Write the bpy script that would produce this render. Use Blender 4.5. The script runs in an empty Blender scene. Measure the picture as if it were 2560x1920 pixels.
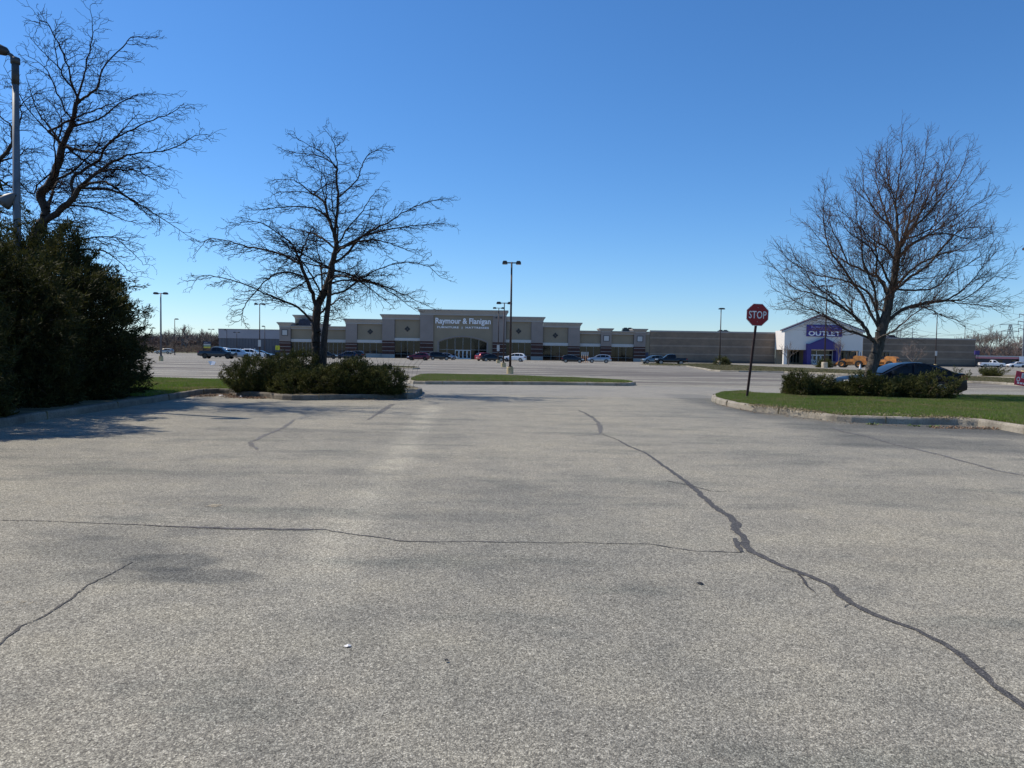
import bpy, math, random
import numpy as np
from mathutils import Vector, Matrix
R = math.radians
rng = np.random.default_rng(7); random.seed(7)
sc = bpy.context.scene
COL = sc.collection
# ------------------------------------------------------------ camera
CAMH = 1.55; FPX = 1850.0
PITCH = math.atan(76/FPX); ROLL = R(0.9)
_f = Vector((0, math.cos(PITCH), -math.sin(PITCH)))
_r0 = Vector((1, 0, 0)); _u0 = Vector((0, math.sin(PITCH), math.cos(PITCH)))
_r = _r0*math.cos(ROLL)+_u0*math.sin(ROLL); _u = _u0*math.cos(ROLL)-_r0*math.sin(ROLL)
cd = bpy.data.cameras.new('camera'); cam = bpy.data.objects.new('camera', cd); COL.objects.link(cam)
cd.sensor_width = 36; cd.lens = 36*FPX/2560; cd.clip_start = .05; cd.clip_end = 5000
m3 = Matrix((_r, _u, -_f)).transposed()
cam.matrix_world = Matrix.Translation((0, 0, CAMH)) @ m3.to_4x4()
sc.camera = cam
# ------------------------------------------------------------ world, sun, exposure
SUN_EL = R(50); SUN_AZ = math.atan2(-.927, .375)      # from +Y towards +X
w = bpy.data.worlds.new('World'); sc.world = w; w.use_nodes = True
nt = w.node_tree; nt.nodes.clear()
sky = nt.nodes.new('ShaderNodeTexSky'); sky.sky_type = 'NISHITA'; sky.sun_disc = False
sky.sun_elevation = SUN_EL; sky.sun_rotation = SUN_AZ; sky.altitude = 150
sky.air_density = 1.0; sky.dust_density = .15; sky.ozone_density = 10.0
bg = nt.nodes.new('ShaderNodeBackground'); bg.inputs[1].default_value = .145
wo = nt.nodes.new('ShaderNodeOutputWorld')
hs = nt.nodes.new('ShaderNodeHueSaturation'); hs.inputs['Saturation'].default_value = 1.1
nt.links.new(sky.outputs[0], hs.inputs['Color']); nt.links.new(hs.outputs[0], bg.inputs[0]); nt.links.new(bg.outputs[0], wo.inputs[0])
sd = bpy.data.lights.new('sun', 'SUN'); sd.energy = 5.0; sd.angle = R(.5); sd.color = (1, .90, .76)
sun = bpy.data.objects.new('sun', sd); COL.objects.link(sun)
sdir = Vector((math.sin(SUN_AZ)*math.cos(SUN_EL), math.cos(SUN_AZ)*math.cos(SUN_EL), math.sin(SUN_EL)))
sun.rotation_euler = sdir.to_track_quat('Z', 'Y').to_euler(); sun.location = sdir*60
sc.view_settings.view_transform = 'Standard'; sc.view_settings.look = 'None'
sc.view_settings.exposure = 0.0; sc.view_settings.gamma = 1; sc.view_settings.use_curve_mapping = False

# ------------------------------------------------------------ pixel (2560x1920) -> real point
def ray(px, py): return _f*FPX+_r*(px-1280)+_u*(960-py)
def G(px, py, z=0.0):
    d = ray(px, py); t = (z-CAMH)/d.z; return Vector((d.x*t, d.y*t, z))
def PD(px, py, Y):
    d = ray(px, py); t = Y/d.y; return Vector((d.x*t, Y, CAMH+d.z*t))
def base_y(px): return 876.2+.01535*px
def BX(px, Y=185.0): return PD(px, base_y(px), Y).x
def PX(px, Y): return PD(px, 884+.0157*(px-1280)+CAMH*FPX/Y, Y).x

# ------------------------------------------------------------ materials
def new_mat(name):
    m = bpy.data.materials.new(name); m.use_nodes = True
    n = m.node_tree; n.nodes.clear()
    o = n.nodes.new('ShaderNodeOutputMaterial'); b = n.nodes.new('ShaderNodeBsdfPrincipled')
    n.links.new(b.outputs[0], o.inputs[0]); return m, n, b
def N(n, t, **k):
    x = n.nodes.new(t)
    for a, v in k.items():
        if a.startswith('_'): x.inputs[int(a[1:])].default_value = v
        else: setattr(x, a, v)
    return x
def ramp(n, fac, stops):
    r = n.nodes.new('ShaderNodeValToRGB'); n.links.new(fac, r.inputs[0])
    e = r.color_ramp.elements
    while len(e) > 1: e.remove(e[-1])
    for i, (p, c) in enumerate(stops):
        q = e[0] if i == 0 else e.new(p)
        q.position = p; q.color = (c if len(c) == 4 else (*c, 1))
    return r.outputs[0]
def math_n(n, op, a, b=None, clamp=False):
    x = n.nodes.new('ShaderNodeMath'); x.operation = op; x.use_clamp = clamp
    for i, v in enumerate((a, b)):
        if v is None: continue
        if isinstance(v, (int, float)): x.inputs[i].default_value = v
        else: n.links.new(v, x.inputs[i])
    return x.outputs[0]
def mixc(n, fac, a, b, mode='MIX'):
    x = n.nodes.new('ShaderNodeMix'); x.data_type = 'RGBA'; x.blend_type = mode; x.clamp_factor = True
    for s, v in ((x.inputs['Factor'], fac), (x.inputs[6], a), (x.inputs[7], b)):
        if isinstance(v, (int, float)): s.default_value = v
        elif isinstance(v, tuple): s.default_value = (*v[:3], 1)
        else: n.links.new(v, s)
    return x.outputs[2]
def mat(name, col, rough=.7, metal=0, var=.12, scale=3.0, bump=0, bscale=40, coat=0, spec=None, col2=None):
    m, n, b = new_mat(name)
    tc = N(n, 'ShaderNodeTexCoord')
    no = N(n, 'ShaderNodeTexNoise'); no.inputs['Scale'].default_value = scale; no.inputs['Detail'].default_value = 5
    n.links.new(tc.outputs['Object'], no.inputs['Vector'])
    a = tuple(c*(1-var*1.6) for c in col); c2 = col2 or tuple(min(1, c*(1+var*1.6)) for c in col)
    n.links.new(ramp(n, no.outputs[0], [(.3, a), (.7, c2)]), b.inputs['Base Color'])
    b.inputs['Roughness'].default_value = rough; b.inputs['Metallic'].default_value = metal
    b.inputs['Coat Weight'].default_value = coat; b.inputs['Coat Roughness'].default_value = .04
    if spec is not None: b.inputs['Specular IOR Level'].default_value = spec
    if bump:
        n2 = N(n, 'ShaderNodeTexNoise'); n2.inputs['Scale'].default_value = bscale; n2.inputs['Detail'].default_value = 4
        n.links.new(tc.outputs['Object'], n2.inputs['Vector'])
        bp = N(n, 'ShaderNodeBump'); bp.inputs['Strength'].default_value = bump; bp.inputs['Distance'].default_value = .02
        n.links.new(n2.outputs[0], bp.inputs['Height']); n.links.new(bp.outputs[0], b.inputs['Normal'])
    return m

# ------------------------------------------------------------ mesh builder and scene graph
class MB:
    def __init__(s): s.v = []; s.f = []; s.m = []; s.mats = []; s.cur = 0
    def mat(s, m):
        if m not in s.mats: s.mats.append(m)
        s.cur = s.mats.index(m); return s
    def add(s, vs, fs):
        o = len(s.v); s.v.extend([tuple(v) for v in vs])
        for f in fs: s.f.append(tuple(i+o for i in f)); s.m.append(s.cur)
        return s
    def box(s, x0, x1, y0, y1, z0, z1):
        vs = [(x, y, z) for z in (z0, z1) for y in (y0, y1) for x in (x0, x1)]
        return s.add(vs, [(0, 2, 3, 1), (4, 5, 7, 6), (0, 1, 5, 4), (2, 6, 7, 3), (0, 4, 6, 2), (1, 3, 7, 5)])
    def rbox(s, c, size, M):
        x, y, z = [q/2 for q in size]
        vs = [Vector(c)+M @ Vector((a*x, b*y, d*z)) for d in (-1, 1) for b in (-1, 1) for a in (-1, 1)]
        return s.add(vs, [(0, 2, 3, 1), (4, 5, 7, 6), (0, 1, 5, 4), (2, 6, 7, 3), (0, 4, 6, 2), (1, 3, 7, 5)])
    def prism(s, poly, axis, a, b):
        """poly in the two other axes, extruded along axis from a to b"""
        def P(p, t): return {'x': (t, p[0], p[1]), 'y': (p[0], t, p[1]), 'z': (p[0], p[1], t)}[axis]
        n = len(poly); vs = [P(p, a) for p in poly]+[P(p, b) for p in poly]
        fs = [tuple(range(n))[::-1], tuple(range(n, 2*n))]+[(i, (i+1) % n, n+(i+1) % n, n+i) for i in range(n)]
        return s.add(vs, fs)
    def tube(s, pts, rad, n=8, cap=True):
        pts = [Vector(p) for p in pts]
        if isinstance(rad, (int, float)): rad = [rad]*len(pts)
        rings = []; up = Vector((0, 0, 1))
        for i, p in enumerate(pts):
            d = (pts[min(i+1, len(pts)-1)]-pts[max(i-1, 0)]).normalized()
            a = d.cross(up if abs(d.z) < .95 else Vector((1, 0, 0))).normalized(); b = d.cross(a)
            rings.append([p+(a*math.cos(2*math.pi*k/n)+b*math.sin(2*math.pi*k/n))*rad[i] for k in range(n)])
        vs = [v for r in rings for v in r]; fs = []
        for i in range(len(pts)-1):
            for k in range(n):
                fs.append((i*n+k, i*n+(k+1) % n, (i+1)*n+(k+1) % n, (i+1)*n+k))
        if cap: fs += [tuple(range(n))[::-1], tuple(range((len(pts)-1)*n, len(pts)*n))]
        return s.add(vs, fs)
    def cyl(s, x, y, z0, z1, r, n=16, r1=None):
        return s.tube([(x, y, z0), (x, y, z1)], [r, r if r1 is None else r1], n)
    def build(s, name, parent=None, smooth=False, m=None):
        me = bpy.data.meshes.new(name); me.from_pydata(s.v, [], s.f)
        for q in (s.mats or [m]):
            if q: me.materials.append(q)
        if len(s.mats) > 1: me.polygons.foreach_set('material_index', s.m)
        if smooth: me.polygons.foreach_set('use_smooth', [True]*len(me.polygons))
        me.update(); o = bpy.data.objects.new(name, me); COL.objects.link(o)
        if parent: o.parent = parent
        return o
def tag(o, label=None, cat=None, group=None, kind=None):
    if label: o['label'] = label
    if cat: o['category'] = cat
    if group: o['group'] = group
    if kind: o['kind'] = kind
    return o
def thing(name, label, cat, loc=(0, 0, 0), rz=0, group=None):
    o = bpy.data.objects.new(name, None); COL.objects.link(o); o.location = loc; o.rotation_euler = (0, 0, rz)
    o.empty_display_size = .3
    return tag(o, label, cat, group)
def copy_tree(o, parent=None):
    c = o.copy(); COL.objects.link(c)
    if parent: c.parent = parent
    for ch in [x for x in KIDS.get(o.name, [])] if False else [x for x in bpy.data.objects if x.parent == o]:
        copy_tree(ch, c)
    return c
KIDS = {}
def np_mesh(name, V, F, m, parent=None, mats=None, mi=None, smooth=False):
    """V (n,3) array, F (k, 3 or 4) array"""
    me = bpy.data.meshes.new(name); k = F.shape[1]
    me.vertices.add(len(V)); me.vertices.foreach_set('co', V.astype(np.float32).ravel())
    me.loops.add(F.size); me.loops.foreach_set('vertex_index', F.astype(np.int32).ravel())
    me.polygons.add(len(F)); me.polygons.foreach_set('loop_start', np.arange(0, F.size, k, dtype=np.int32))
    me.polygons.foreach_set('loop_total', np.full(len(F), k, dtype=np.int32))
    for q in (mats or [m]): me.materials.append(q)
    if mi is not None: me.polygons.foreach_set('material_index', mi.astype(np.int32))
    if smooth: me.polygons.foreach_set('use_smooth', np.ones(len(F), dtype=bool))
    me.update(calc_edges=True); o = bpy.data.objects.new(name, me); COL.objects.link(o)
    if parent: o.parent = parent
    return o
def text_mb(txt, x, y, z, width, height, depth, m, name='lettering', parent=None, rot=None, spacing=1.0, embolden=0):
    """flat raised lettering centred at (x,y,z), facing -Y, as a real mesh"""
    cu = bpy.data.curves.new('t', 'FONT'); cu.body = txt; cu.size = 1; cu.extrude = .02; cu.space_character = spacing
    cu.offset = embolden; cu.resolution_u = 4
    ob = bpy.data.objects.new('t', cu); COL.objects.link(ob)
    dg = bpy.context.evaluated_depsgraph_get(); me = bpy.data.meshes.new_from_object(ob.evaluated_get(dg))
    bpy.data.objects.remove(ob); bpy.data.curves.remove(cu)
    V = np.array([v.co[:] for v in me.vertices]); x0, x1 = V[:, 0].min(), V[:, 0].max()
    y0, y1 = V[:, 1].min(), V[:, 1].max()
    V2 = np.stack([(V[:, 0]-(x0+x1)/2)*width/(x1-x0), -V[:, 2]*(depth/.04), (V[:, 1]-(y0+y1)/2)*height/(y1-y0)], 1)
    if rot is not None: V2 = V2 @ np.array(rot.to_3x3()).T
    V2 += np.array([x, y, z])
    me.vertices.foreach_set('co', V2.ravel().astype(np.float32)); me.materials.clear(); me.materials.append(m); me.update()
    me.name = name; o = bpy.data.objects.new(name, me); COL.objects.link(o)
    if parent: o.parent = parent
    return o
# ============================================================ GROUND
def asphalt_mat():
    m, n, b = new_mat('weathered_asphalt')
    tc = N(n, 'ShaderNodeTexCoord'); P = tc.outputs['Object']
    def noise(scale, det=4, rough=.55, sx=1, sy=1, off=0):
        mp = N(n, 'ShaderNodeMapping'); mp.inputs['Scale'].default_value = (sx, sy, 1); mp.inputs['Location'].default_value = (off, off*.7, 0)
        n.links.new(P, mp.inputs['Vector']); x = N(n, 'ShaderNodeTexNoise')
        x.inputs['Scale'].default_value = scale; x.inputs['Detail'].default_value = det; x.inputs['Roughness'].default_value = rough
        n.links.new(mp.outputs[0], x.inputs['Vector']); return x.outputs[0]
    v = N(n, 'ShaderNodeTexVoronoi'); v.inputs['Scale'].default_value = 150; n.links.new(P, v.inputs['Vector'])
    sep = N(n, 'ShaderNodeSeparateColor'); n.links.new(v.outputs['Color'], sep.inputs[0])
    v2 = N(n, 'ShaderNodeTexVoronoi'); v2.inputs['Scale'].default_value = 78; n.links.new(P, v2.inputs['Vector'])
    sep2 = N(n, 'ShaderNodeSeparateColor'); n.links.new(v2.outputs['Color'], sep2.inputs[0])
    stone = math_n(n, 'ADD', math_n(n, 'MULTIPLY', sep.outputs[0], .62), math_n(n, 'MULTIPLY', sep2.outputs[1], .38))
    base = ramp(n, stone, [(0, (.080, .075, .063)), (.33, (.215, .204, .169)), (.65, (.366, .347, .284)), (.92, (.595, .567, .465)), (1, (.78, .74, .645))])
    pits = math_n(n, 'MULTIPLY', ramp(n, v.outputs['Distance'], [(.35, (0, 0, 0)), (.75, (1, 1, 1))]), .45)
    c = mixc(n, pits, base, (.07, .065, .055))
    # mid scale wear
    c = mixc(n, 1.0, c, ramp(n, noise(1.7, 6, .65), [(.28, (.80, .81, .83)), (.5, (1, 1, 1)), (.75, (1.13, 1.11, 1.07))]), 'MULTIPLY')
    c = mixc(n, 1.0, c, ramp(n, noise(.22, 4, .6, 1, .6, 5), [(.3, (.80, .82, .85)), (.48, (1, 1, 1)), (.7, (1.12, 1.10, 1.06))]), 'MULTIPLY')
    c = mixc(n, 1.0, c, ramp(n, noise(.75, 6, .68, .45, 1.5, 31), [(.36, (.74, .77, .78)), (.47, (1, 1, 1)), (.62, (1.05, 1.05, 1.03))]), 'MULTIPLY')
    sp = N(n, 'ShaderNodeSeparateXYZ'); n.links.new(P, sp.inputs[0]); X, Y = sp.outputs[0], sp.outputs[1]
    wob = math_n(n, 'SUBTRACT', noise(.8, 5, .65, 1, 1, 9), .5)
    def line(p0, p1, wd, soft, amp=.6):
        p0 = Vector((p0[0], p0[1])); p1 = Vector((p1[0], p1[1])); d = (p1-p0); L = d.length; d /= L; nn = Vector((-d.y, d.x))
        dist = math_n(n, 'ADD', math_n(n, 'MULTIPLY', X, nn.x), math_n(n, 'ADD', math_n(n, 'MULTIPLY', Y, nn.y), -nn.dot(p0)))
        dist = math_n(n, 'ADD', math_n(n, 'ABSOLUTE', dist), math_n(n, 'MULTIPLY', wob, amp))
        k = N(n, 'ShaderNodeMapRange'); k.interpolation_type = 'SMOOTHSTEP'; n.links.new(dist, k.inputs[0])
        k.inputs[1].default_value = wd; k.inputs[2].default_value = wd+soft; k.inputs[3].default_value = 1; k.inputs[4].default_value = 0
        al = math_n(n, 'ADD', math_n(n, 'MULTIPLY', X, d.x), math_n(n, 'ADD', math_n(n, 'MULTIPLY', Y, d.y), -d.dot(p0)))
        a = math_n(n, 'DIVIDE', al, 1.0, False)
        s0 = math_n(n, 'ADD', a, .5, True); s1 = math_n(n, 'SUBTRACT', L+.5, a, True)
        return math_n(n, 'MULTIPLY', k.outputs[0], math_n(n, 'MULTIPLY', s0, s1))
    def ell(c0, rx, ry, ang=0, soft=.5, amp=1.2):
        ca, sa = math.cos(ang), math.sin(ang)
        dx = math_n(n, 'SUBTRACT', X, c0[0]); dy = math_n(n, 'SUBTRACT', Y, c0[1])
        u = math_n(n, 'DIVIDE', math_n(n, 'ADD', math_n(n, 'MULTIPLY', dx, ca), math_n(n, 'MULTIPLY', dy, sa)), rx)
        q = math_n(n, 'DIVIDE', math_n(n, 'SUBTRACT', math_n(n, 'MULTIPLY', dy, ca), math_n(n, 'MULTIPLY', dx, sa)), ry)
        r = math_n(n, 'ADD', math_n(n, 'SQRT', math_n(n, 'ADD', math_n(n, 'MULTIPLY', u, u), math_n(n, 'MULTIPLY', q, q))), math_n(n, 'MULTIPLY', wob, amp))
        k = N(n, 'ShaderNodeMapRange'); k.interpolation_type = 'SMOOTHSTEP'; n.links.new(r, k.inputs[0])
        k.inputs[1].default_value = 1-soft; k.inputs[2].default_value = 1; k.inputs[3].default_value = 1; k.inputs[4].default_value = 0
        return k.outputs[0]
    def g(px, py): return G(px, py)
    # pale worn wheel lane, dark stains and patches, damp gutters
    c = mixc(n, math_n(n, 'MULTIPLY', math_n(n, 'MULTIPLY', line(g(1085, 1015), g(745, 1500), .04, .40, .45), ramp(n, noise(2.6, 6, .7, 1, 1, 21), [(.32, (.35, .35, .35)), (.55, (1, 1, 1))])), 1.0), c, (1.34, 1.33, 1.30), 'MULTIPLY')
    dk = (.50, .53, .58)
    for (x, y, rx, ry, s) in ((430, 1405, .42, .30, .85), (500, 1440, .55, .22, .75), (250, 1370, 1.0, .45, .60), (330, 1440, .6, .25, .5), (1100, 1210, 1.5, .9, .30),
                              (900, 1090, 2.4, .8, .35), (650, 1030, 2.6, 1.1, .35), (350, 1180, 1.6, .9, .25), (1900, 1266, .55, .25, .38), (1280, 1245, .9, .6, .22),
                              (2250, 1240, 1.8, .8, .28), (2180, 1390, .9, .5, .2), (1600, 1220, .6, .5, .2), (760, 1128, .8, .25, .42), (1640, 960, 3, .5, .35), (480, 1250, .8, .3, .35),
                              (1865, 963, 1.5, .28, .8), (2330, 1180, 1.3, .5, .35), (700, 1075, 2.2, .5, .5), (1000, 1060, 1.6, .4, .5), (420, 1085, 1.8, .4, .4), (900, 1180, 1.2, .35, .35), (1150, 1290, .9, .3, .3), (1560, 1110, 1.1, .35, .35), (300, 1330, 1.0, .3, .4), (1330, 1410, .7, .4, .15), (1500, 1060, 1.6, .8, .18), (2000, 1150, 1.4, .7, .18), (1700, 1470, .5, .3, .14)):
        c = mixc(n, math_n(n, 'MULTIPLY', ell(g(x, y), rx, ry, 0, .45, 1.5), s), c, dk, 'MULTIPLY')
    for a, q, wd in (((1700, 985), (2000, 1050), .45), ((2000, 1060), (2600, 1085), 1.1), ((2060, 1095), (2600, 1120), .8), ((2150, 1060), (2600, 1080), .6)):
        c = mixc(n, math_n(n, 'MULTIPLY', line(g(*a), g(*q), wd, .9, 1.0), .80), c, dk, 'MULTIPLY')
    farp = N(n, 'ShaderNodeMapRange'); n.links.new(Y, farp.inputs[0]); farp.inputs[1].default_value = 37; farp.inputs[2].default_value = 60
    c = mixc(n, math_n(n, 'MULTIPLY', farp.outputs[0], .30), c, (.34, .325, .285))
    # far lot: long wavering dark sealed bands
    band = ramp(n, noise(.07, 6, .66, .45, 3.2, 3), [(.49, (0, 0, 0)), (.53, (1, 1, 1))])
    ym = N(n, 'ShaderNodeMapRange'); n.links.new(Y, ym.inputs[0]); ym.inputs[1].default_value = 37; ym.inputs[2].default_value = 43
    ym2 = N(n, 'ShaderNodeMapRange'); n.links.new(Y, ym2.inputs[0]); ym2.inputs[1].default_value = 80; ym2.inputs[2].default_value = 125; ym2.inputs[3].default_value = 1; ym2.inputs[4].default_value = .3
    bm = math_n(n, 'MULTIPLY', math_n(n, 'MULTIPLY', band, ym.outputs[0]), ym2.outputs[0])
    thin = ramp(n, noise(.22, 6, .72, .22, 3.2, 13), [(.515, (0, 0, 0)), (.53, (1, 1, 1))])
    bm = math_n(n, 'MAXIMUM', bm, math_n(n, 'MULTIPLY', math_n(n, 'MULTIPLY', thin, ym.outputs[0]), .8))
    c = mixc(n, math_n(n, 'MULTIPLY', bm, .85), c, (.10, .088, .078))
    # the road that crosses in front of the lot is a greyer, smoother layer
    rd = math_n(n, 'MULTIPLY', math_n(n, 'GREATER_THAN', Y, 27.5), math_n(n, 'LESS_THAN', Y, 37.5))
    c = mixc(n, math_n(n, 'MULTIPLY', rd, .35), c, (.25, .245, .232))
    n.links.new(c, b.inputs['Base Color']); b.inputs['Roughness'].default_value = .88
    b.inputs['Specular IOR Level'].default_value = .25
    bp = N(n, 'ShaderNodeBump'); bp.inputs['Strength'].default_value = .55; bp.inputs['Distance'].default_value = .006
    n.links.new(math_n(n, 'SUBTRACT', 1, v.outputs['Distance']), bp.inputs['Height']); n.links.new(bp.outputs[0], b.inputs['Normal'])
    return m
M_ASPH = asphalt_mat()
M_EARTH = mat('dry_turf', (.10, .095, .05), .95, 0, .3, .05)
MB().mat(M_EARTH).add([(-2500, -400, -.02), (2500, -400, -.02), (2500, 3500, -.02), (-2500, 3500, -.02)], [(0, 1, 2, 3)]).build('ground')['kind'] = 'structure'
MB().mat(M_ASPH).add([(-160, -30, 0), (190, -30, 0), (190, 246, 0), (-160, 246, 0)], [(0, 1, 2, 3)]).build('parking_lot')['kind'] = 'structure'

# ---- sealed cracks, hairline cracks, faded stall paint: thin sheets on the asphalt
def speckle(name, c1, c2, sc_=120, holes=None, hs=14):
    m, n, b = new_mat(name); tc = N(n, 'ShaderNodeTexCoord')
    v = N(n, 'ShaderNodeTexVoronoi'); v.inputs['Scale'].default_value = sc_; n.links.new(tc.outputs['Object'], v.inputs['Vector'])
    sep = N(n, 'ShaderNodeSeparateColor'); n.links.new(v.outputs['Color'], sep.inputs[0])
    n.links.new(ramp(n, sep.outputs[0], [(0, c1), (.8, c2), (1, tuple(x*1.8 for x in c2))]), b.inputs['Base Color'])
    b.inputs['Roughness'].default_value = .75
    if holes:
        no = N(n, 'ShaderNodeTexNoise'); no.inputs['Scale'].default_value = hs; no.inputs['Detail'].default_value = 6; no.inputs['Roughness'].default_value = .75
        n.links.new(tc.outputs['Object'], no.inputs['Vector'])
        n.links.new(ramp(n, no.outputs[0], [(holes-.04, (0, 0, 0)), (holes+.04, (1, 1, 1))]), b.inputs['Alpha'])
    return m
M_SEAL = speckle('crack_sealant', (.020, .019, .018), (.085, .080, .073), 150)
M_HAIR = speckle('crack_void', (.02, .018, .016), (.06, .055, .05), 110, .42, 30)
M_SEALT = speckle('worn_sealant', (.08, .078, .074), (.17, .163, .15), 150, .47, 14)
M_YEL = speckle('faded_yellow_paint', (.35, .27, .12), (.50, .42, .24), 90, .56, 22)
M_WHT = speckle('faded_white_paint', (.5, .5, .48), (.7, .7, .68), 90, .42, 6)
def strip(name, pix, width, m, z=.004, jit=.25, wob=.02, seed=1, zg=0):
    r = random.Random(seed); P = [G(*p) for p in pix]; W = width if isinstance(width, list) else [width]*len(P)
    D = []; WW = []
    for i in range(len(P)-1):
        L = (P[i+1]-P[i]).length; k = max(2, int(L/.05) if L < 6 else int(L/.12))
        for j in range(k):
            t = j/k; D.append(P[i].lerp(P[i+1], t)); WW.append(W[i]*(1-t)+W[i+1]*t)
    D.append(P[-1]); WW.append(W[-1])
    # wandering centre line
    a = 0; b_ = MB().mat(m); vs = []
    for i, p in enumerate(D):
        d = (D[min(i+1, len(D)-1)]-D[max(i-1, 0)]).normalized(); nn = Vector((-d.y, d.x, 0)); a = a*.86+r.uniform(-1, 1)*wob
        w1 = WW[i]*.5*(1+r.uniform(-jit, jit)); w2 = WW[i]*.5*(1+r.uniform(-jit, jit)); q = p+nn*a
        vs += [(q+nn*w1)[:2]+(z,), (q-nn*w2)[:2]+(z,)]
    b_.add(vs, [(2*i, 2*i+1, 2*i+3, 2*i+2) for i in range(len(D)-1)])
    o = b_.build(name); o['kind'] = 'structure'; return o
def c6(L): return [(1300+x*.5696, 1000+y*.5696) for x, y in L]
def c5(L): return [(x*.4973, 1000+y*.4973) for x, y in L]
def c4(L): return [(1740+x*.3707, 900+y*.3707) for x, y in L]
main = c6([(430, 175), (480, 205), (545, 230), (600, 265), (660, 310), (720, 350), (755, 380), (800, 420), (860, 475), (920, 510), (950, 540), (943, 570), (975, 600), (985, 640), (1010, 665), (1060, 690), (1150, 730), (1220, 755), (1300, 785), (1370, 815), (1400, 850), (1460, 895), (1560, 945), (1640, 975), (1740, 1010), (1840, 1065), (1920, 1115), (1990, 1180), (2060, 1240), (2150, 1305), (2260, 1390)])
WM = [.03, .05, .05, .06, .065, .075, .085, .08, .085, .09, .10, .085, .08, .09, .08, .07, .06, .06, .06, .06, .075, .06, .05, .05, .045, .05, .055, .055, .05, .055, .055]
strip('crack_sealant', main, [w_*.82 for w_ in WM], M_SEAL, .004, .30, .006, 3)
strip('crack_sealant', c6([(945, 608), (955, 640), (972, 668)]), [.04, .05, .03], M_SEAL, .0055, .3, .004, 4)
strip('crack_sealant', c6([(270, 50), (320, 80), (350, 110), (362, 130), (335, 150), (270, 155), (220, 160)]), [.03, .06, .10, .10, .06, .04, .02], M_SEALT, .004, .3, .02, 5)
strip('crack_sealant', c4([(900, 450), (1000, 485), (1150, 515), (1300, 560), (1500, 605), (1680, 647), (2000, 740), (2300, 800)]), [.05, .10, .09, .08, .08, .07, .07, .07], M_SEALT, .004, .3, .012, 6)
strip('crack_sealant', c5([(1250, 212), (1350, 170), (1440, 130), (1490, 100)]), [.07, .09, .09, .05], M_SEALT, .004, .3, .015, 7)
strip('crack_sealant', c5([(1255, 214), (1290, 250)]), [.10, .05], M_SEALT, .005, .3, .01, 8)
strip('crack_sealant', c5([(1850, 100), (1930, 50), (1975, 20)]), [.06, .16, .16], M_SEALT, .004, .3, .01, 9)
strip('asphalt_crack', c5([(0, 605), (150, 608), (500, 625), (750, 632), (1000, 642), (1200, 650), (1500, 655), (1620, 652), (1800, 680), (2000, 708), (2212, 715)])+c6([(250, 625), (560, 630), (760, 663), (970, 668)]), [.012, .014, .016, .022, .034, .036, .03, .016, .016, .018, .014, .012, .012, .014, .014], M_HAIR, .004, .5, .011, 10)
strip('crack_sealant', c5([(850, 633), (1000, 642), (1200, 650), (1500, 655), (1620, 654)]), [.02, .07, .09, .10, .03], M_SEALT, .0025, .3, .011, 10)
strip('asphalt_crack', c5([(-40, 1260), (0, 1222), (90, 1140), (200, 1090), (330, 1020), (450, 930), (560, 870), (660, 815)]), [.014, .014, .016, .013, .015, .012, .012, .007], M_HAIR, .004, .5, .009, 11)
strip('asphalt_crack', c6([(-300, 35), (0, 40), (100, 43), (260, 45), (320, 78)]), .03, M_HAIR, .0045, .5, .03, 12)
strip('asphalt_crack', c6([(362, 150), (400, 165), (430, 175)]), .02, M_HAIR, .0045, .5, .01, 13)
strip('asphalt_crack', c6([(1225, 765), (1245, 800), (1275, 830), (1300, 850)]), [.02, .02, .012, .006], M_HAIR, .0045, .5, .01, 14)
strip('asphalt_crack', c6([(640, 355), (700, 368), (760, 380), (830, 400), (930, 405)]), .016, M_HAIR, .006, .5, .01, 15)
rc = random.Random(77)
for i in range(5):                                  # short side cracks leaving the sealed one
    q = main[rc.randrange(2, len(main)-3)]; dx = rc.choice((-1, 1))*rc.uniform(18, 60); dy = rc.uniform(-6, 16)
    strip('asphalt_crack', [q, (q[0]+dx*.5, q[1]+dy*.3), (q[0]+dx, q[1]+dy)], [.012, .009, .004], M_HAIR, .0046, .5, .010, 100+i)
for i, (a, b_) in enumerate((((0, 512), (1100, 533)), ((0, 1012), (240, 1022)), ((100, 290), (1500, 312)), ((1370, 186), (1850, 190)), ((1050, 530), (1102, 534)))):
    o = strip('stall_line', c5([a, b_]), .10 if i < 4 else .12, speckle('worn_paint', (.30, .25, .16), (.40, .35, .25), 90, .60 if i < 4 else .42, 22), .0035, .05, 0, 30+i)
# distant white stall marks by the shop fronts
mk = MB().mat(M_WHT)
for px in (1128, 1180, 1345, 1380, 1560, 1580, 900, 960, 1000):
    x = PX(px, 152); mk.add([(x-.07, 150, .004), (x+.07, 150, .004), (x+2.3, 156, .004), (x+2.1, 156, .004)], [(0, 1, 2, 3)])
mk.build('stall_markings')['kind'] = 'structure'

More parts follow.
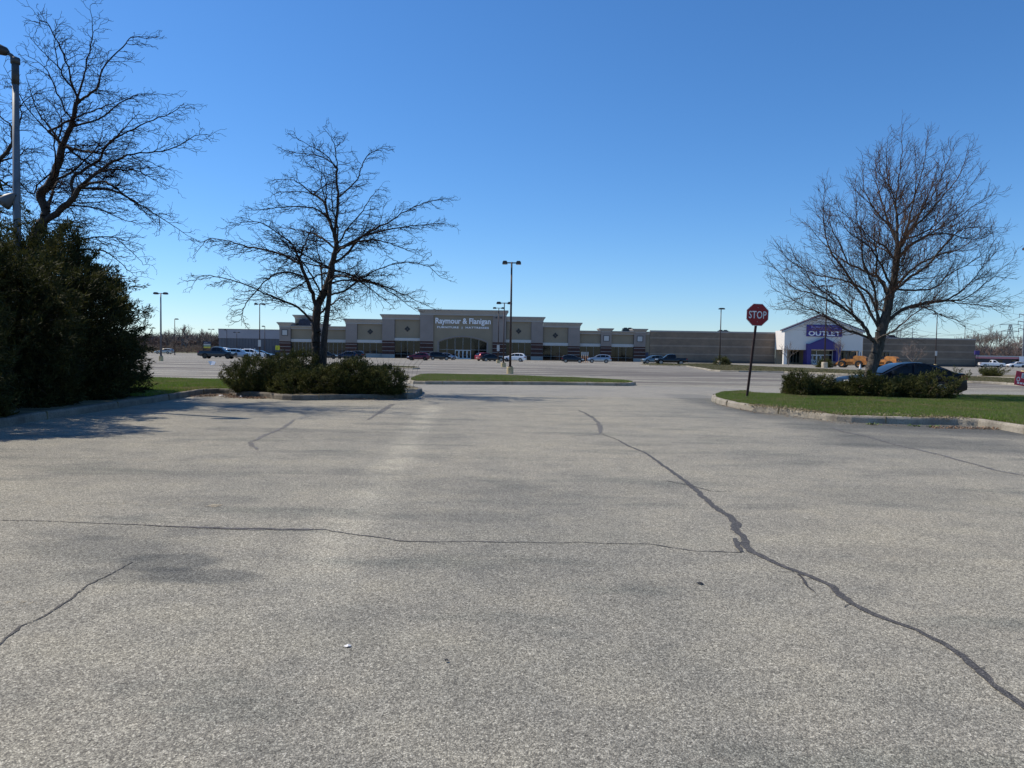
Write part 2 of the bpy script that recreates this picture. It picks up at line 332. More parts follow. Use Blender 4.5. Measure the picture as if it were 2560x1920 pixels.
# ---- kerbed islands
def kerb_mat(k=1.0):
    m, n, b = new_mat('kerb_concrete'); tc = N(n, 'ShaderNodeTexCoord')
    def no(s, d=6, r=.65):
        x = N(n, 'ShaderNodeTexNoise'); x.inputs['Scale'].default_value = s; x.inputs['Detail'].default_value = d; x.inputs['Roughness'].default_value = r
        n.links.new(tc.outputs['Object'], x.inputs['Vector']); return x.outputs[0]
    c = ramp(n, no(2.2), [(.28, (.15, .13, .10)), (.45, (.30, .27, .21)), (.7, (.44, .40, .33))])
    c = mixc(n, ramp(n, no(38, 3), [(.52, (0, 0, 0)), (.66, (1, 1, 1))]), c, (.17, .15, .12))
    c = mixc(n, ramp(n, no(.45, 3), [(.45, (0, 0, 0)), (.78, (.6, .6, .6))]), c, (.07, .066, .062))
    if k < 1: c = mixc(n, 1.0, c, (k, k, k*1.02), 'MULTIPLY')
    n.links.new(c, b.inputs['Base Color']); b.inputs['Roughness'].default_value = .9
    bp = N(n, 'ShaderNodeBump'); bp.inputs['Strength'].default_value = .6; bp.inputs['Distance'].default_value = .02
    n.links.new(no(18, 6), bp.inputs['Height']); n.links.new(bp.outputs[0], b.inputs['Normal']); return m
M_KERB = kerb_mat(); M_KERB_SHADE = kerb_mat(.55)  # darker copy: shade by the hedge painted into the left island's kerb colour
M_SOIL = mat('planting_soil', (.15, .125, .065), .95, 0, .35, 2.0, .5, 20)
def smooth_path(P, k=4, closed=True):
    out = []; n = len(P)
    for i in range(n if closed else n-1):
        p0, p1, p2, p3 = [Vector(P[(i+j) % n] if closed else P[max(0, min(n-1, i+j))]) for j in (-1, 0, 1, 2)]
        for j in range(k):
            t = j/k; out.append(.5*((2*p1)+(-p0+p2)*t+(2*p0-5*p1+4*p2-p3)*t*t+(-p0+3*p1-3*p2+p3)*t**3))
    if not closed: out.append(Vector(P[-1]))
    return out
def poly_area(P): return .5*sum(P[i].x*P[(i+1) % len(P)].y-P[(i+1) % len(P)].x*P[i].y for i in range(len(P)))
def island(name, pts, h=.15, kw=.15, k=4, seed=0, mound=.0, soilname='planting_bed', seg=3.0, km=None):
    """pts: ground outline of the kerb's outer face"""
    P = smooth_path([Vector((p[0], p[1], 0)) for p in pts], k)
    if poly_area(P) < 0: P = P[::-1]
    n = len(P); r = random.Random(seed); rings = []
    nor = []
    for i in range(n):
        d = (P[(i+1) % n]-P[i-1]).normalized(); nor.append(Vector((-d.y, d.x, 0)))
    acc = 0; b_ = MB().mat(km or M_KERB); vs = []
    for i in range(n):
        acc += (P[i]-P[i-1]).length; dz = r.uniform(-.012, .012); di = r.uniform(-.01, .01)
        prof = [(-.0+di, 0), (.012+di, h*.72), (.03+di, h*.93), (.05+di, h+dz), (kw, h+dz), (kw, h-.06)]
        vs += [P[i]+nor[i]*a+Vector((0, 0, z)) for a, z in prof]
    K = 6; fs = []
    for i in range(n):
        j = (i+1) % n
        fs += [(i*K+q, j*K+q, j*K+q+1, i*K+q+1) for q in range(K-1)]
    b_.add(vs, fs)
    # open joints between the cast lengths
    o = b_.build(name, smooth=False); o['kind'] = 'structure'
    gap = MB().mat(M_HAIR); acc = 0
    for i in range(n):
        acc += (P[i]-P[i-1]).length
        if acc > seg:
            acc = 0; d = (P[(i+1) % n]-P[i-1]).normalized(); M = Matrix((d, nor[i], Vector((0, 0, 1)))).transposed()
            gap.rbox(P[i]+nor[i]*.07+Vector((0, 0, h*.5)), (.022, .15, h+.008), M)
    if gap.v: gap.mats = [M_SOIL]; g_ = gap.build('kerb_joint'); g_['kind'] = 'structure'
    In = [P[i]+nor[i]*(kw-.002) for i in range(n)]
    top = MB().mat(M_SOIL); top.add([(q.x, q.y, h-.02) for q in In], [tuple(range(n))]); top.build(soilname)['kind'] = 'structure'
    return In
def inside(P, X, Y):
    r = np.zeros(len(X), bool); n = len(P)
    for i in range(n):
        x1, y1 = P[i].x, P[i].y; x2, y2 = P[(i+1) % n].x, P[(i+1) % n].y
        c = ((y1 > Y) != (y2 > Y)) & (X < (x2-x1)*(Y-y1)/((y2-y1) or 1e-9)+x1); r ^= c
    return r
def g2(L, z=0): return [G(x, y, z)[:2] for x, y in L]
isl_R = island('kerb', g2([(1779, 1003), (1833, 1019), (1899, 1030), (1996, 1041), (2092, 1054), (2259, 1061), (2444, 1066)])+[(11.2, 14.0), (15.5, 13.6), (24, 14), (26, 28), (22, 29.3), (17, 29.4), (12, 29.2), (9.6, 27.9)]+[G(1868, 979, .17)[:2]]+g2([(1800, 992)]), .17, .16, 4, 1, .06)
isl_L = island('kerb', [(-9.2, 6), (-9.7, 12)]+g2([(0, 1070), (74, 1056), (263, 1026), (371, 1009), (439, 998)])+[G(500, 987)[:2], (-10.3, 25.6), (-9.6, 25.4), (-9.0, 24.3), (-8.0, 23.8)]+g2([(729, 1001), (870, 999), (985, 996)])+[(-3.35, 24.3), (-3.3, 26.5), (-3.7, 29.5), (-5.5, 31.8), (-10, 33), (-17, 34), (-30, 35), (-34, 20), (-30, 5)], .17, .16, 4, 2, .05, km=M_KERB_SHADE)
isl_M = island('kerb', g2([(1024, 953), (1032, 960), (1150, 961.5), (1280, 962), (1420, 963), (1550, 965), (1582, 964), (1580, 961), (1480, 954), (1320, 948), (1180, 944), (1060, 943.5)]), .16, .18, 3, 3, .05)
isl_F = island('kerb', g2([(1700, 912), (1755, 923), (1800, 929), (1960, 932), (2110, 938), (2300, 944), (2320, 938), (2200, 931), (2060, 925), (1900, 918), (1780, 911)]), .15, .2, 3, 4, .04)
isl_G = island('kerb', g2([(2330, 952), (2408, 957), (2480, 960), (2600, 967), (2640, 958), (2560, 952), (2440, 946), (2350, 944)]), .15, .2, 3, 5, .04)
isl_H = island('kerb', g2([(2440, 943), (2500, 945), (2620, 951), (2640, 945), (2560, 941), (2470, 939)]), .12, .2, 3, 6, .02)
isl_J = island('kerb', g2([(935, 920), (1000, 922), (1042, 923), (1046, 921), (1000, 918.5), (940, 917.5)]), .12, .2, 3, 7, .02)
isl_K = island('kerb', g2([(1600, 913), (1700, 916), (1760, 917), (1730, 913), (1690, 911), (1640, 909.5)]), .12, .2, 3, 8, .02)

# ---- grass
def leaf_mat(name, stops, rough=.6, scale=1.2, trans=.0, det=4):
    m, n, b = new_mat(name); tc = N(n, 'ShaderNodeTexCoord')
    x = N(n, 'ShaderNodeTexNoise'); x.inputs['Scale'].default_value = scale; x.inputs['Detail'].default_value = det; x.inputs['Roughness'].default_value = .7
    n.links.new(tc.outputs['Object'], x.inputs['Vector'])
    c = ramp(n, x.outputs[0], stops); n.links.new(c, b.inputs['Base Color']); b.inputs['Roughness'].default_value = rough
    b.inputs['Specular IOR Level'].default_value = .3
    if trans:
        t = N(n, 'ShaderNodeBsdfTranslucent'); n.links.new(c, t.inputs[0]); mx = N(n, 'ShaderNodeMixShader', _0=trans)
        n.links.new(b.outputs[0], mx.inputs[1]); n.links.new(t.outputs[0], mx.inputs[2])
        o = [q for q in n.nodes if q.type == 'OUTPUT_MATERIAL'][0]; n.links.new(mx.outputs[0], o.inputs[0])
    return m
M_GRASS = leaf_mat('spring_grass', [(.34, (.32, .27, .13)), (.42, (.19, .22, .055)), (.54, (.13, .22, .028)), (.8, (.20, .26, .05))], .7, .7, .4, 8)
M_STRAW = leaf_mat('dead_grass', [(.3, (.20, .16, .09)), (.7, (.34, .29, .18))], .8, 4, .2)
M_WORN = leaf_mat('thin_turf', [(.35, (.17, .14, .075)), (.52, (.10, .11, .035)), (.7, (.06, .095, .02))], .7, 1.3, .3, 6)
def blades(P, D, L, W, side=None):
    n = len(P); s = rng.normal(size=(n, 3)) if side is None else side
    s = np.cross(D, s); s /= np.linalg.norm(s, axis=1)[:, None]+1e-9
    mid = P+D*L[:, None]*.45; tip = P+D*L[:, None]
    V = np.stack([P, mid+s*W[:, None]*.5, tip, mid-s*W[:, None]*.5], 1).reshape(-1, 3)
    F = np.arange(4*n).reshape(n, 4); return V, F
def grass(In, dens, h, m, box=None, z=.15, wd=.008, mound=0, straw=.12, edge=None):
    xs = [p.x for p in In]; ys = [p.y for p in In]; x0, x1, y0, y1 = min(xs), max(xs), min(ys), max(ys)
    if box: x0, x1, y0, y1 = max(x0, box[0]), min(x1, box[1]), max(y0, box[2]), min(y1, box[3])
    n = int((x1-x0)*(y1-y0)*dens); X = rng.uniform(x0, x1, n); Y = rng.uniform(y0, y1, n)
    k = inside(In, X, Y); X, Y = X[k], Y[k]; n = len(X)
    P = np.stack([X, Y, np.full(n, z-.03)], 1)+rng.normal(size=(n, 3))*[0, 0, .0]
    patch = np.sin(X*1.3+2*np.sin(Y*.9))*np.cos(Y*1.7+np.sin(X*.7)); hh = h*(1+.35*patch)*rng.uniform(.5, 1.3, n)
    D = rng.normal(size=(n, 3))*[.38, .38, 0]+[0, 0, 1]; D /= np.linalg.norm(D, axis=1)[:, None]
    V, F = blades(P, D, hh+.03, np.full(n, wd)*rng.uniform(.6, 1.5, n))
    mi = (rng.random(n) < straw).astype(int)
    o = np_mesh('grass', V, F, m, mats=[m, M_STRAW], mi=mi); tag(o, kind='stuff'); return o
tag(grass(isl_R, 3200, .05, M_GRASS, (3, 22, 10, 30), .19, .009, straw=.22), 'green spring grass on the long kerbed island at the right', 'grass')
tag(grass(isl_L, 1500, .06, M_GRASS, (-19, -9.3, 21, 36), .19, .011, straw=.15), 'shaded grass strip between the tall hedge and the junipers', 'grass')
tag(grass(isl_M, 1500, .06, M_GRASS, None, (.19), .016, straw=.35), 'mown grass on the small middle island beyond the lane', 'grass')
tag(grass(isl_F, 60, .07, M_WORN, None, .17, .04, straw=.4), 'thin worn grass on the far island before the outlet', 'grass')
tag(grass(isl_G, 220, .06, M_WORN, None, .17, .022, straw=.4), 'patchy turf on the far right kerbed strip', 'grass')
tag(grass(isl_J, 60, .07, M_WORN, None, .14, .04, straw=.3), 'worn turf on the distant strip by the red car', 'grass')
tag(grass(isl_K, 50, .07, M_WORN, None, .14, .04, straw=.3), 'worn turf on the distant strip by the brick wall', 'grass')
# straw edge behind the front kerb
def litter(name, label, pts, n, spread, mats_, size=(.02, .06), z=(.003, .05), flat=.4):
    P = []
    pp = [Vector((*p, 0)) if len(p) == 2 else Vector(p) for p in pts]
    Ls = [(pp[i+1]-pp[i]).length for i in range(len(pp)-1)]; T = sum(Ls)
    for _ in range(n):
        t = random.random()*T; i = 0
        while t > Ls[i] and i < len(Ls)-1: t -= Ls[i]; i += 1
        d = (pp[i+1]-pp[i]).normalized(); nn = Vector((-d.y, d.x, 0)); q = pp[i]+d*t+nn*random.gauss(0, 1)*spread
        P.append((q.x, q.y, pp[i].z+random.uniform(*z)))
    P = np.array(P); D = rng.normal(size=(n, 3))*[1, 1, flat]; D /= np.linalg.norm(D, axis=1)[:, None]
    L = rng.uniform(*size, n); side = rng.normal(size=(n, 3))*[.5, .5, 1]
    V, F = blades(P, D, L, L*rng.uniform(.3, .8, n), side)
    o = np_mesh(name, V, F, None, mats=mats_, mi=rng.integers(0, len(mats_), n)); tag(o, label, 'litter', kind='stuff'); return o
M_LEAF = mat('dead_leaf_brown', (.17, .085, .045), .8, 0, .3, 5); M_LEAF2 = mat('dead_leaf_tan', (.26, .17, .10), .8, 0, .3, 5)
litter('leaf_litter', 'brown dead leaves in the gutter of the right kerb', g2([(2330, 1070), (2444, 1073), (2560, 1074)])+[(13, 13.4)], 1500, .07, [M_LEAF, M_LEAF2])
litter('leaf_litter', 'fine brown debris along the pale kerb nose', g2([(1790, 1012), (1899, 1035), (1996, 1046), (2092, 1059), (2259, 1067)]), 900, .05, [M_LEAF, M_LEAF2, M_STRAW], (.01, .035))
litter('leaf_litter', 'dead leaves piled in the left kerb corner', [(-10.1, 23.6), (-9.8, 24.8), (-9.3, 24.6), (-8.6, 23.6), (-7.8, 23.4)], 2200, .22, [M_LEAF, M_LEAF2])
litter('leaf_litter', 'dead leaves under the juniper kerb', [(-9.1, 23.4), (-7, 23.45), (-5, 23.6), (-3.6, 23.9)], 900, .08, [M_LEAF, M_LEAF2])
litter('dead_grass_edge', 'bleached straw along the top edge of the right kerb', [(*(Vector(p)+Vector((0, .5)))[:2], .17) for p in g2([(1899, 1030), (2000, 1041), (2100, 1054), (2260, 1061), (2444, 1066), (2560, 1067)])], 9000, .22, [M_STRAW], (.02, .06), (.0, .03), .6)
# ============================================================ TREES
def bark_mat(name, c1, c2, c3):
    m, n, b = new_mat(name); tc = N(n, 'ShaderNodeTexCoord'); mp = N(n, 'ShaderNodeMapping'); mp.inputs['Scale'].default_value = (1, 1, .22)
    n.links.new(tc.outputs['Object'], mp.inputs[0]); x = N(n, 'ShaderNodeTexNoise'); x.inputs['Scale'].default_value = 22; x.inputs['Detail'].default_value = 6; x.inputs['Roughness'].default_value = .7
    n.links.new(mp.outputs[0], x.inputs['Vector']); n.links.new(ramp(n, x.outputs[0], [(.33, c1), (.52, c2), (.7, c3)]), b.inputs['Base Color']); b.inputs['Roughness'].default_value = .9
    bp = N(n, 'ShaderNodeBump'); bp.inputs['Strength'].default_value = .9; bp.inputs['Distance'].default_value = .03
    n.links.new(x.outputs[0], bp.inputs['Height']); n.links.new(bp.outputs[0], b.inputs['Normal']); return m
M_BARK = bark_mat('locust_bark', (.020, .014, .010), (.050, .036, .027), (.10, .078, .060))
M_TWIG = mat('locust_twig', (.032, .021, .016), 1.0, 0, .25, 3, spec=0)
M_BARK2 = bark_mat('linden_bark', (.03, .025, .018), (.08, .066, .052), (.15, .13, .105))
M_TWIG2 = mat('linden_twig', (.10, .066, .050), 1.0, 0, .25, 3, spec=0)
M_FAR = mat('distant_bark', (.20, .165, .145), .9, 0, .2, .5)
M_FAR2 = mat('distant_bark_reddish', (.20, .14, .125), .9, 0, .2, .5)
def perp(d):
    s = rng.normal(size=d.shape); s = np.cross(d, s); return s/(np.linalg.norm(s, axis=-1, keepdims=True)+1e-9)
def lay_limbs(limbs, Yc, org, scl, D=.16, seed=1, turned=.6, tw=(50, 130)):
    """limbs: (traced points, sideways depth at the end, attach). A share of them is repeated, turned about the trunk, to fill the crown's depth"""
    r = np.random.default_rng(seed); pos = []; par = []; rem = []; lim = []
    def W(u, v, dy=0): return np.array(PD(org[0]+u*scl, org[1]+v*scl, Yc+dy))
    base = W(*limbs[0][0][0]); todo = []
    for L, dy, at in limbs:
        k = len(L); todo.append(([W(u, v, dy*(i/(k-1))**1.1) for i, (u, v) in enumerate(L)], at))
    for pts, at in list(todo[1:]):
        if r.random() < turned:
            j = r.uniform(*tw)*r.choice([-1, 1])*math.pi/180; o = pts[0]; c, s_ = math.cos(j), math.sin(j); f = r.uniform(.75, .95)
            todo.append(([o]+[o+np.array([(p-o)[0]*c-(p-o)[1]*s_, (p-o)[0]*s_+(p-o)[1]*c, (p-o)[2]])*f for p in pts[1:]], 1))
    for pts, at in todo:
        if at is not None:
            A = np.array(pos); d = np.linalg.norm((A-pts[0])*[1, .35, 1], axis=1); prev = int(d.argmin()); off = A[prev]-pts[0]; pts = [A[prev]]+[p+[0, off[1]*.7, 0] for p in pts[1:]]
        else: pos.append(pts[0]); par.append(-1); rem.append(9.); lim.append(0); prev = 0
        # smooth the traced polyline, then wander a little
        Q = smooth_path([Vector(p) for p in pts], 4, False); tot = sum((Q[i+1]-Q[i]).length for i in range(len(Q)-1)); acc = 0
        for i in range(len(Q)-1):
            a, b = np.array(Q[i]), np.array(Q[i+1]); l = np.linalg.norm(b-a); q = max(1, int(round(l/D)))
            for j in range(1, q+1):
                pos.append(a+(b-a)*j/q+r.normal(size=3)*.012); par.append(prev); prev = len(pos)-1; acc += l/q; rem.append(tot-acc); lim.append(acc/tot)
    return np.array(pos), np.array(par), np.array(rem), np.array(lim)
def grow_level(pos, par, rem, cand, r, step, Lf, ang, zig, trop, curv, jit, axis, outw, flat=1.0):
    """one side shoot from every candidate node; returns extended arrays (rem = length left to the tip)"""
    n = len(cand); d = pos[cand]-pos[par[cand]]; d /= np.linalg.norm(d, axis=1)[:, None]+1e-9
    s = r.normal(size=(n, 3)); o = pos[cand]-axis; o[:, 2] *= .3; o /= np.linalg.norm(o, axis=1)[:, None]+1e-9; s += o*outw; s -= (s*d).sum(1)[:, None]*d; s /= np.linalg.norm(s, axis=1)[:, None]+1e-9
    a = r.uniform(*ang, n)[:, None]; d = (d*np.cos(a)+s*np.sin(a))*[1, 1, flat]; d /= np.linalg.norm(d, axis=1)[:, None]+1e-9; L = Lf(rem[cand], r, n); K = int(np.ceil(L.max()/step)); prev = cand.copy(); p = pos[cand].copy()
    side = np.cross(d, r.normal(size=(n, 3))); side /= np.linalg.norm(side, axis=1)[:, None]+1e-9; P, Q, Rm = [pos], [par], [rem]; base = len(pos); act = np.arange(n); sg = r.choice([-1., 1.], n)[:, None]; T = np.array(trop)
    for j in range(K):
        act = act[L[act] > j*step]
        if len(act) == 0: break
        d[act] = d[act]+T*curv+r.normal(size=(len(act), 3))*jit; d[act] /= np.linalg.norm(d[act], axis=1)[:, None]
        dd = d[act]+side[act]*sg[act]*zig; dd /= np.linalg.norm(dd, axis=1)[:, None]; sg[act] *= -1
        p[act] = p[act]+dd*step; P.append(p[act].copy()); Q.append(prev[act].copy()); Rm.append(L[act]-(j+1)*step); prev[act] = np.arange(base, base+len(act)); base += len(act)
    return np.concatenate(P), np.concatenate(Q), np.maximum(np.concatenate(Rm), 0)
def grow_tree(limbs, Yc, org, scl, seed, kind, turned=.6):
    r = np.random.default_rng(seed+100); pos, par, rem, lim = lay_limbs(limbs, Yc, org, scl, .16, seed, turned); n0 = len(pos); ax = pos[0].copy(); ax[2] = pos[:, 2].mean()*.8
    if kind == 'locust':
        c = np.where((lim > .16) & (pos[:, 2] > 2.4) & (r.random(n0) < .95))[0]
        pos, par, rem = grow_level(pos, par, rem, c, r, .13, lambda q, r, n: np.clip(.30*q+.30, .28, 1.7)*r.uniform(.45, 1.1, n), (.5, 1.15), .28, (0, 0, .0), .5, .08, ax, .8, .5); n1 = len(pos)
        c = np.arange(n0, n1)[r.random(n1-n0) < .85]
        pos, par, rem = grow_level(pos, par, rem, c, r, .085, lambda q, r, n: np.clip(.35*q+.22, .2, .75)*r.uniform(.5, 1.2, n), (.5, 1.2), .38, (0, 0, .0), .5, .12, ax, .6, .55); n2 = len(pos)
        c = np.arange(n1, n2)[r.random(n2-n1) < .5]
        pos, par, rem = grow_level(pos, par, rem, c, r, .06, lambda q, r, n: r.uniform(.05, .20, n), (.6, 1.3), .3, (0, 0, .05), .5, .1, ax, .2)
        c = np.arange(0, n0); c = c[(rem[c] < .01) & (lim[c] > .9)]
    else:
        c = np.where((lim > .10) & (pos[:, 2] > 2.0) & (r.random(n0) < .95))[0]
        pos, par, rem = grow_level(pos, par, rem, c, r, .14, lambda q, r, n: np.clip(.36*q+.30, .28, 2.1)*r.uniform(.5, 1.1, n), (.4, 1.0), .05, (0, 0, .16), .5, .045, ax, .6); n1 = len(pos)
        c = np.arange(n0, n1)[r.random(n1-n0) < .92]
        pos, par, rem = grow_level(pos, par, rem, c, r, .10, lambda q, r, n: np.clip(.32*q+.25, .22, .8)*r.uniform(.5, 1.2, n), (.4, .9), .06, (0, 0, .14), .5, .06, ax, .3); n2 = len(pos)
        c = np.arange(n1, n2)[r.random(n2-n1) < .55]
        pos, par, rem = grow_level(pos, par, rem, c, r, .08, lambda q, r, n: r.uniform(.07, .26, n), (.45, 1.0), .06, (0, 0, .10), .5, .08, ax, .2)
    print('tree', n0, len(pos)); return pos, par
def radii(pos, par, rt, expo, tip=.004):
    n = len(par); w = np.zeros(n); ch = np.zeros(n, int)
    np.add.at(ch, par[par >= 0], 1); w[ch == 0] = tip**expo
    # children always come after their parents
    for i in range(n-1, -1, -1):
        if par[i] >= 0: w[par[i]] += w[i]
    rad = w**(1/expo); g = math.log(rt/tip)/math.log(max(1.01, rad[0]/tip)); rad = tip*(rad/tip)**g
    f = np.clip((rad-tip)/(rt-tip), 0, 1); return tip+(rt-tip)*f**1.12
def tubes_np(pos, par, rad, thick, name1, name2, m1, m2, parent, extra_par=None):
    """one frustum per edge, ring orientation shared along the edge direction; split by radius into two meshes"""
    n = len(pos); idx = np.where(par >= 0)[0]
    # direction at each node
    dirn = np.zeros((n, 3)); dirn[idx] = pos[idx]-pos[par[idx]]
    dirn[par < 0] = (0, 0, 1); dirn /= np.linalg.norm(dirn, axis=1)[:, None]+1e-9
    out = []
    for sel, sides, nm, m in ((rad[idx] >= thick, 8, name1, m1), (rad[idx] < thick, 3, name2, m2)):
        ii = idx[sel]
        if len(ii) == 0: continue
        d = dirn[ii]; ref = np.tile([.31, .21, .93], (len(ii), 1)); flat_ = np.abs(d @ np.array([.31, .21, .93])) > .97
        ref[flat_] = [1, 0, 0]; a = np.cross(d, ref); a /= np.linalg.norm(a, axis=1)[:, None]; b = np.cross(d, a)
        r1 = rad[ii]; r0 = np.minimum(rad[par[ii]], r1*1.12); 
        ang = np.arange(sides)*2*np.pi/sides; ca, sa = np.cos(ang), np.sin(ang)
        ov = d*np.minimum(r1, .04)[:, None]*.25
        off = a[:, None]*ca[None, :, None]+b[:, None]*sa[None, :, None]
        V0 = (pos[par[ii]]-ov)[:, None]+off*r0[:, None, None]; V1 = (pos[ii]+ov)[:, None]+off*r1[:, None, None]
        V = np.concatenate([V0, V1], 1).reshape(-1, 3); k = np.arange(sides); kn = (k+1) % sides
        base = np.stack([k, kn, kn+sides, k+sides], 1); F = (base[None]+(np.arange(len(ii))*2*sides)[:, None, None]).reshape(-1, 4)
        out.append(np_mesh(nm, V, F, m, parent, smooth=(sides > 3)))
    return out
def finish_tree(root, pos, par, rad, m1, m2, thick=.028):
    root_loc = np.array(root.location); tubes_np(pos-root_loc, par, rad, thick, 'trunk', 'crown', m1, m2, root)

# ---- honey locust in the juniper island
o1 = (480, 300); s1 = .3617; Y1 = 27.5
b1 = PD(o1[0]+862*s1, 985, Y1)
L1 = [([(858, 1880), (858, 1640), (862, 1320), (900, 1220), (935, 1140), (965, 1030), (985, 930), (998, 860), (985, 780), (1000, 650), (1010, 540), (1000, 400), (1000, 320), (990, 200), (960, 120), (900, 50)], .3, None),
      ([(858, 1320), (830, 1200), (790, 1100), (750, 1000), (735, 950), (705, 880), (680, 850), (560, 760), (430, 700), (270, 728)], -1.0, 1),
      ([(750, 1000), (650, 940), (540, 905), (400, 880), (250, 840), (130, 830), (40, 930)], 1.2, 1),
      ([(850, 1400), (760, 1315), (640, 1255), (500, 1200), (380, 1140), (200, 1090), (60, 1080), (0, 1150)], -.8, 1),
      ([(955, 1240), (1050, 1180), (1170, 1095), (1290, 1030), (1450, 985), (1600, 1000), (1725, 1090)], -1.2, 1),
      ([(998, 860), (1030, 820), (1075, 740), (1160, 650), (1230, 540), (1270, 490), (1330, 420)], 1.2, 1),
      ([(1010, 540), (1080, 470), (1140, 400), (1170, 310), (1220, 230), (1320, 180)], -.8, 1),
      ([(985, 780), (940, 680), (905, 560), (800, 500), (640, 490), (560, 510)], 1.1, 1),
      ([(905, 560), (910, 400), (850, 330), (740, 300)], -.6, 1),
      ([(940, 680), (870, 620), (760, 590), (560, 600), (340, 622)], -1.0, 1),
      ([(975, 1000), (1060, 930), (1180, 800), (1350, 710), (1470, 630), (1600, 570), (1750, 542)], .9, 1),
      ([(900, 1215), (895, 1010), (860, 880), (855, 700)], 2.0, 1),
      ([(985, 1030), (1100, 1070), (1250, 1120), (1450, 1200), (1630, 1285)], 1.4, 1),
      ([(800, 500), (680, 400), (540, 395)], 1.0, 1), ([(1000, 320), (900, 250), (640, 212)], .6, 1),
      ([(985, 930), (1100, 850), (1300, 830), (1560, 930)], -2.2, 1), ([(940, 1140), (1000, 1080), (1150, 1110), (1400, 1300)], -2.6, 1),
      ([(790, 1100), (700, 1060), (560, 1080), (380, 1270), (350, 1420)], -2.0, 1), ([(960, 1040), (820, 960), (700, 900), (560, 960)], -3, 1),
      ([(990, 900), (870, 800), (750, 760), (560, 740)], 3, 1)]
pos, par = grow_tree(L1, Y1, o1, s1, 4, 'locust')
rad = radii(pos, par, 0.16, 2.4, .0052)
# second stem of the forked trunk
stem = np.array([PD(o1[0]+u*s1, o1[1]+v*s1, Y1+dy) for u, v, dy in ((905, 1880, -.15), (908, 1640, -.15), (915, 1500, -.15), (928, 1390, -.15), (945, 1250, -.1), (952, 1150, 0), (968, 1030, 0))])
q0 = len(pos); pos = np.concatenate([pos, stem]); par = np.concatenate([par, [-1]+list(range(q0, q0+len(stem)-1))]); rad = np.concatenate([rad, [.14, .135, .12, .105, .095, .08, .07]])
t1 = thing('honey_locust', 'bare twin-stemmed tree with crooked layered branches rising from the centre junipers', 'tree', tuple(PD(o1[0]+880*s1, 985, Y1)))
t1.location.z = 0; finish_tree(t1, pos, par, rad, M_BARK, M_TWIG)
print('tree1', len(pos))

# ---- big locust behind the hedge
o2 = (0, 0); s2 = .422; Y2 = 22.0
L2 = [([(60, 2350), (120, 1900), (165, 1600), (215, 1380), (250, 1320), (270, 1240), (238, 1160), (300, 1080), (345, 970), (370, 860), (420, 750), (450, 610), (490, 480), (520, 350), (545, 200), (535, 30)], .5, None),
      ([(450, 610), (540, 510), (590, 370), (700, 260), (760, 200), (860, 210)], -.6, 1),
      ([(250, 1320), (350, 1240), (420, 1170), (480, 1090), (590, 1000), (680, 940), (820, 900), (1000, 880), (1150, 800), (1240, 790)], -.8, 1),
      ([(420, 1170), (430, 1070), (500, 1010), (590, 950), (650, 850), (800, 760), (950, 700), (1120, 620)], .9, 1),
      ([(360, 870), (300, 780), (200, 650), (130, 430)], 1.0, 1),
      ([(430, 750), (560, 690), (680, 600), (800, 540), (960, 550)], 1.0, 1),
      ([(190, 1500), (280, 1480), (370, 1440), (520, 1410), (650, 1400), (750, 1470), (850, 1570)], -1.0, 1),
      ([(400, 1240), (470, 1220), (600, 1240), (700, 1290), (860, 1330)], 1.2, 1),
      ([(330, 990), (200, 1090), (170, 1140), (60, 1040), (-60, 950)], -1.4, 1),
      ([(450, 600), (400, 500), (330, 400), (430, 300)], -.5, 1), ([(330, 400), (250, 300), (185, 230)], 0, 1),
      ([(590, 1000), (700, 1010), (850, 1030), (1010, 1120)], -1.2, 1), ([(480, 1090), (620, 1080), (760, 1170), (900, 1290)], -2.0, 1),
      ([(370, 860), (520, 890), (640, 830), (800, 650)], -2.2, 1), ([(300, 1080), (420, 1000), (560, 860), (600, 700)], 2.2, 1), ([(300, 780), (330, 690), (240, 560)], 2, 1)]
pos, par = grow_tree(L2, Y2, o2, s2, 9, 'locust', .9)
rad = radii(pos, par, 0.175, 2.4, .0045)
t2 = thing('honey_locust', 'tallest bare tree, rising behind the dark hedge beside the grey lamp post', 'tree', (-16.2, Y2, 0))
finish_tree(t2, pos, par, rad, M_BARK, M_TWIG); print('tree2', len(pos))
# ---- its neighbour at the frame edge
L3 = [([(-260, 2500), (-230, 1900), (-200, 1400), (-120, 1180), (0, 960), (65, 860), (68, 750), (0, 690), (-80, 560)], .3, None),
      ([(65, 860), (110, 700), (90, 560), (20, 470)], .8, 1), ([(-120, 1180), (-40, 1250), (60, 1260), (150, 1330)], -.6, 1), ([(0, 960), (80, 930), (150, 880), (230, 900)], -.8, 1),
      ([(-200, 1400), (-300, 1100), (-340, 800), (-330, 500)], .8, 1), ([(-40, 1020), (90, 1120), (95, 1000), (110, 960)], .6, 1)]
pos, par = grow_tree(L3, 23.5, o2, s2, 12, 'locust')
rad = radii(pos, par, 0.16, 2.4, .0048)
t3 = thing('honey_locust', 'bare tree cut by the left photo edge, limbs crossing behind the lamp post', 'tree', (-19.6, 23.5, 0))
finish_tree(t3, pos, par, rad, M_BARK, M_TWIG); print('tree3', len(pos))

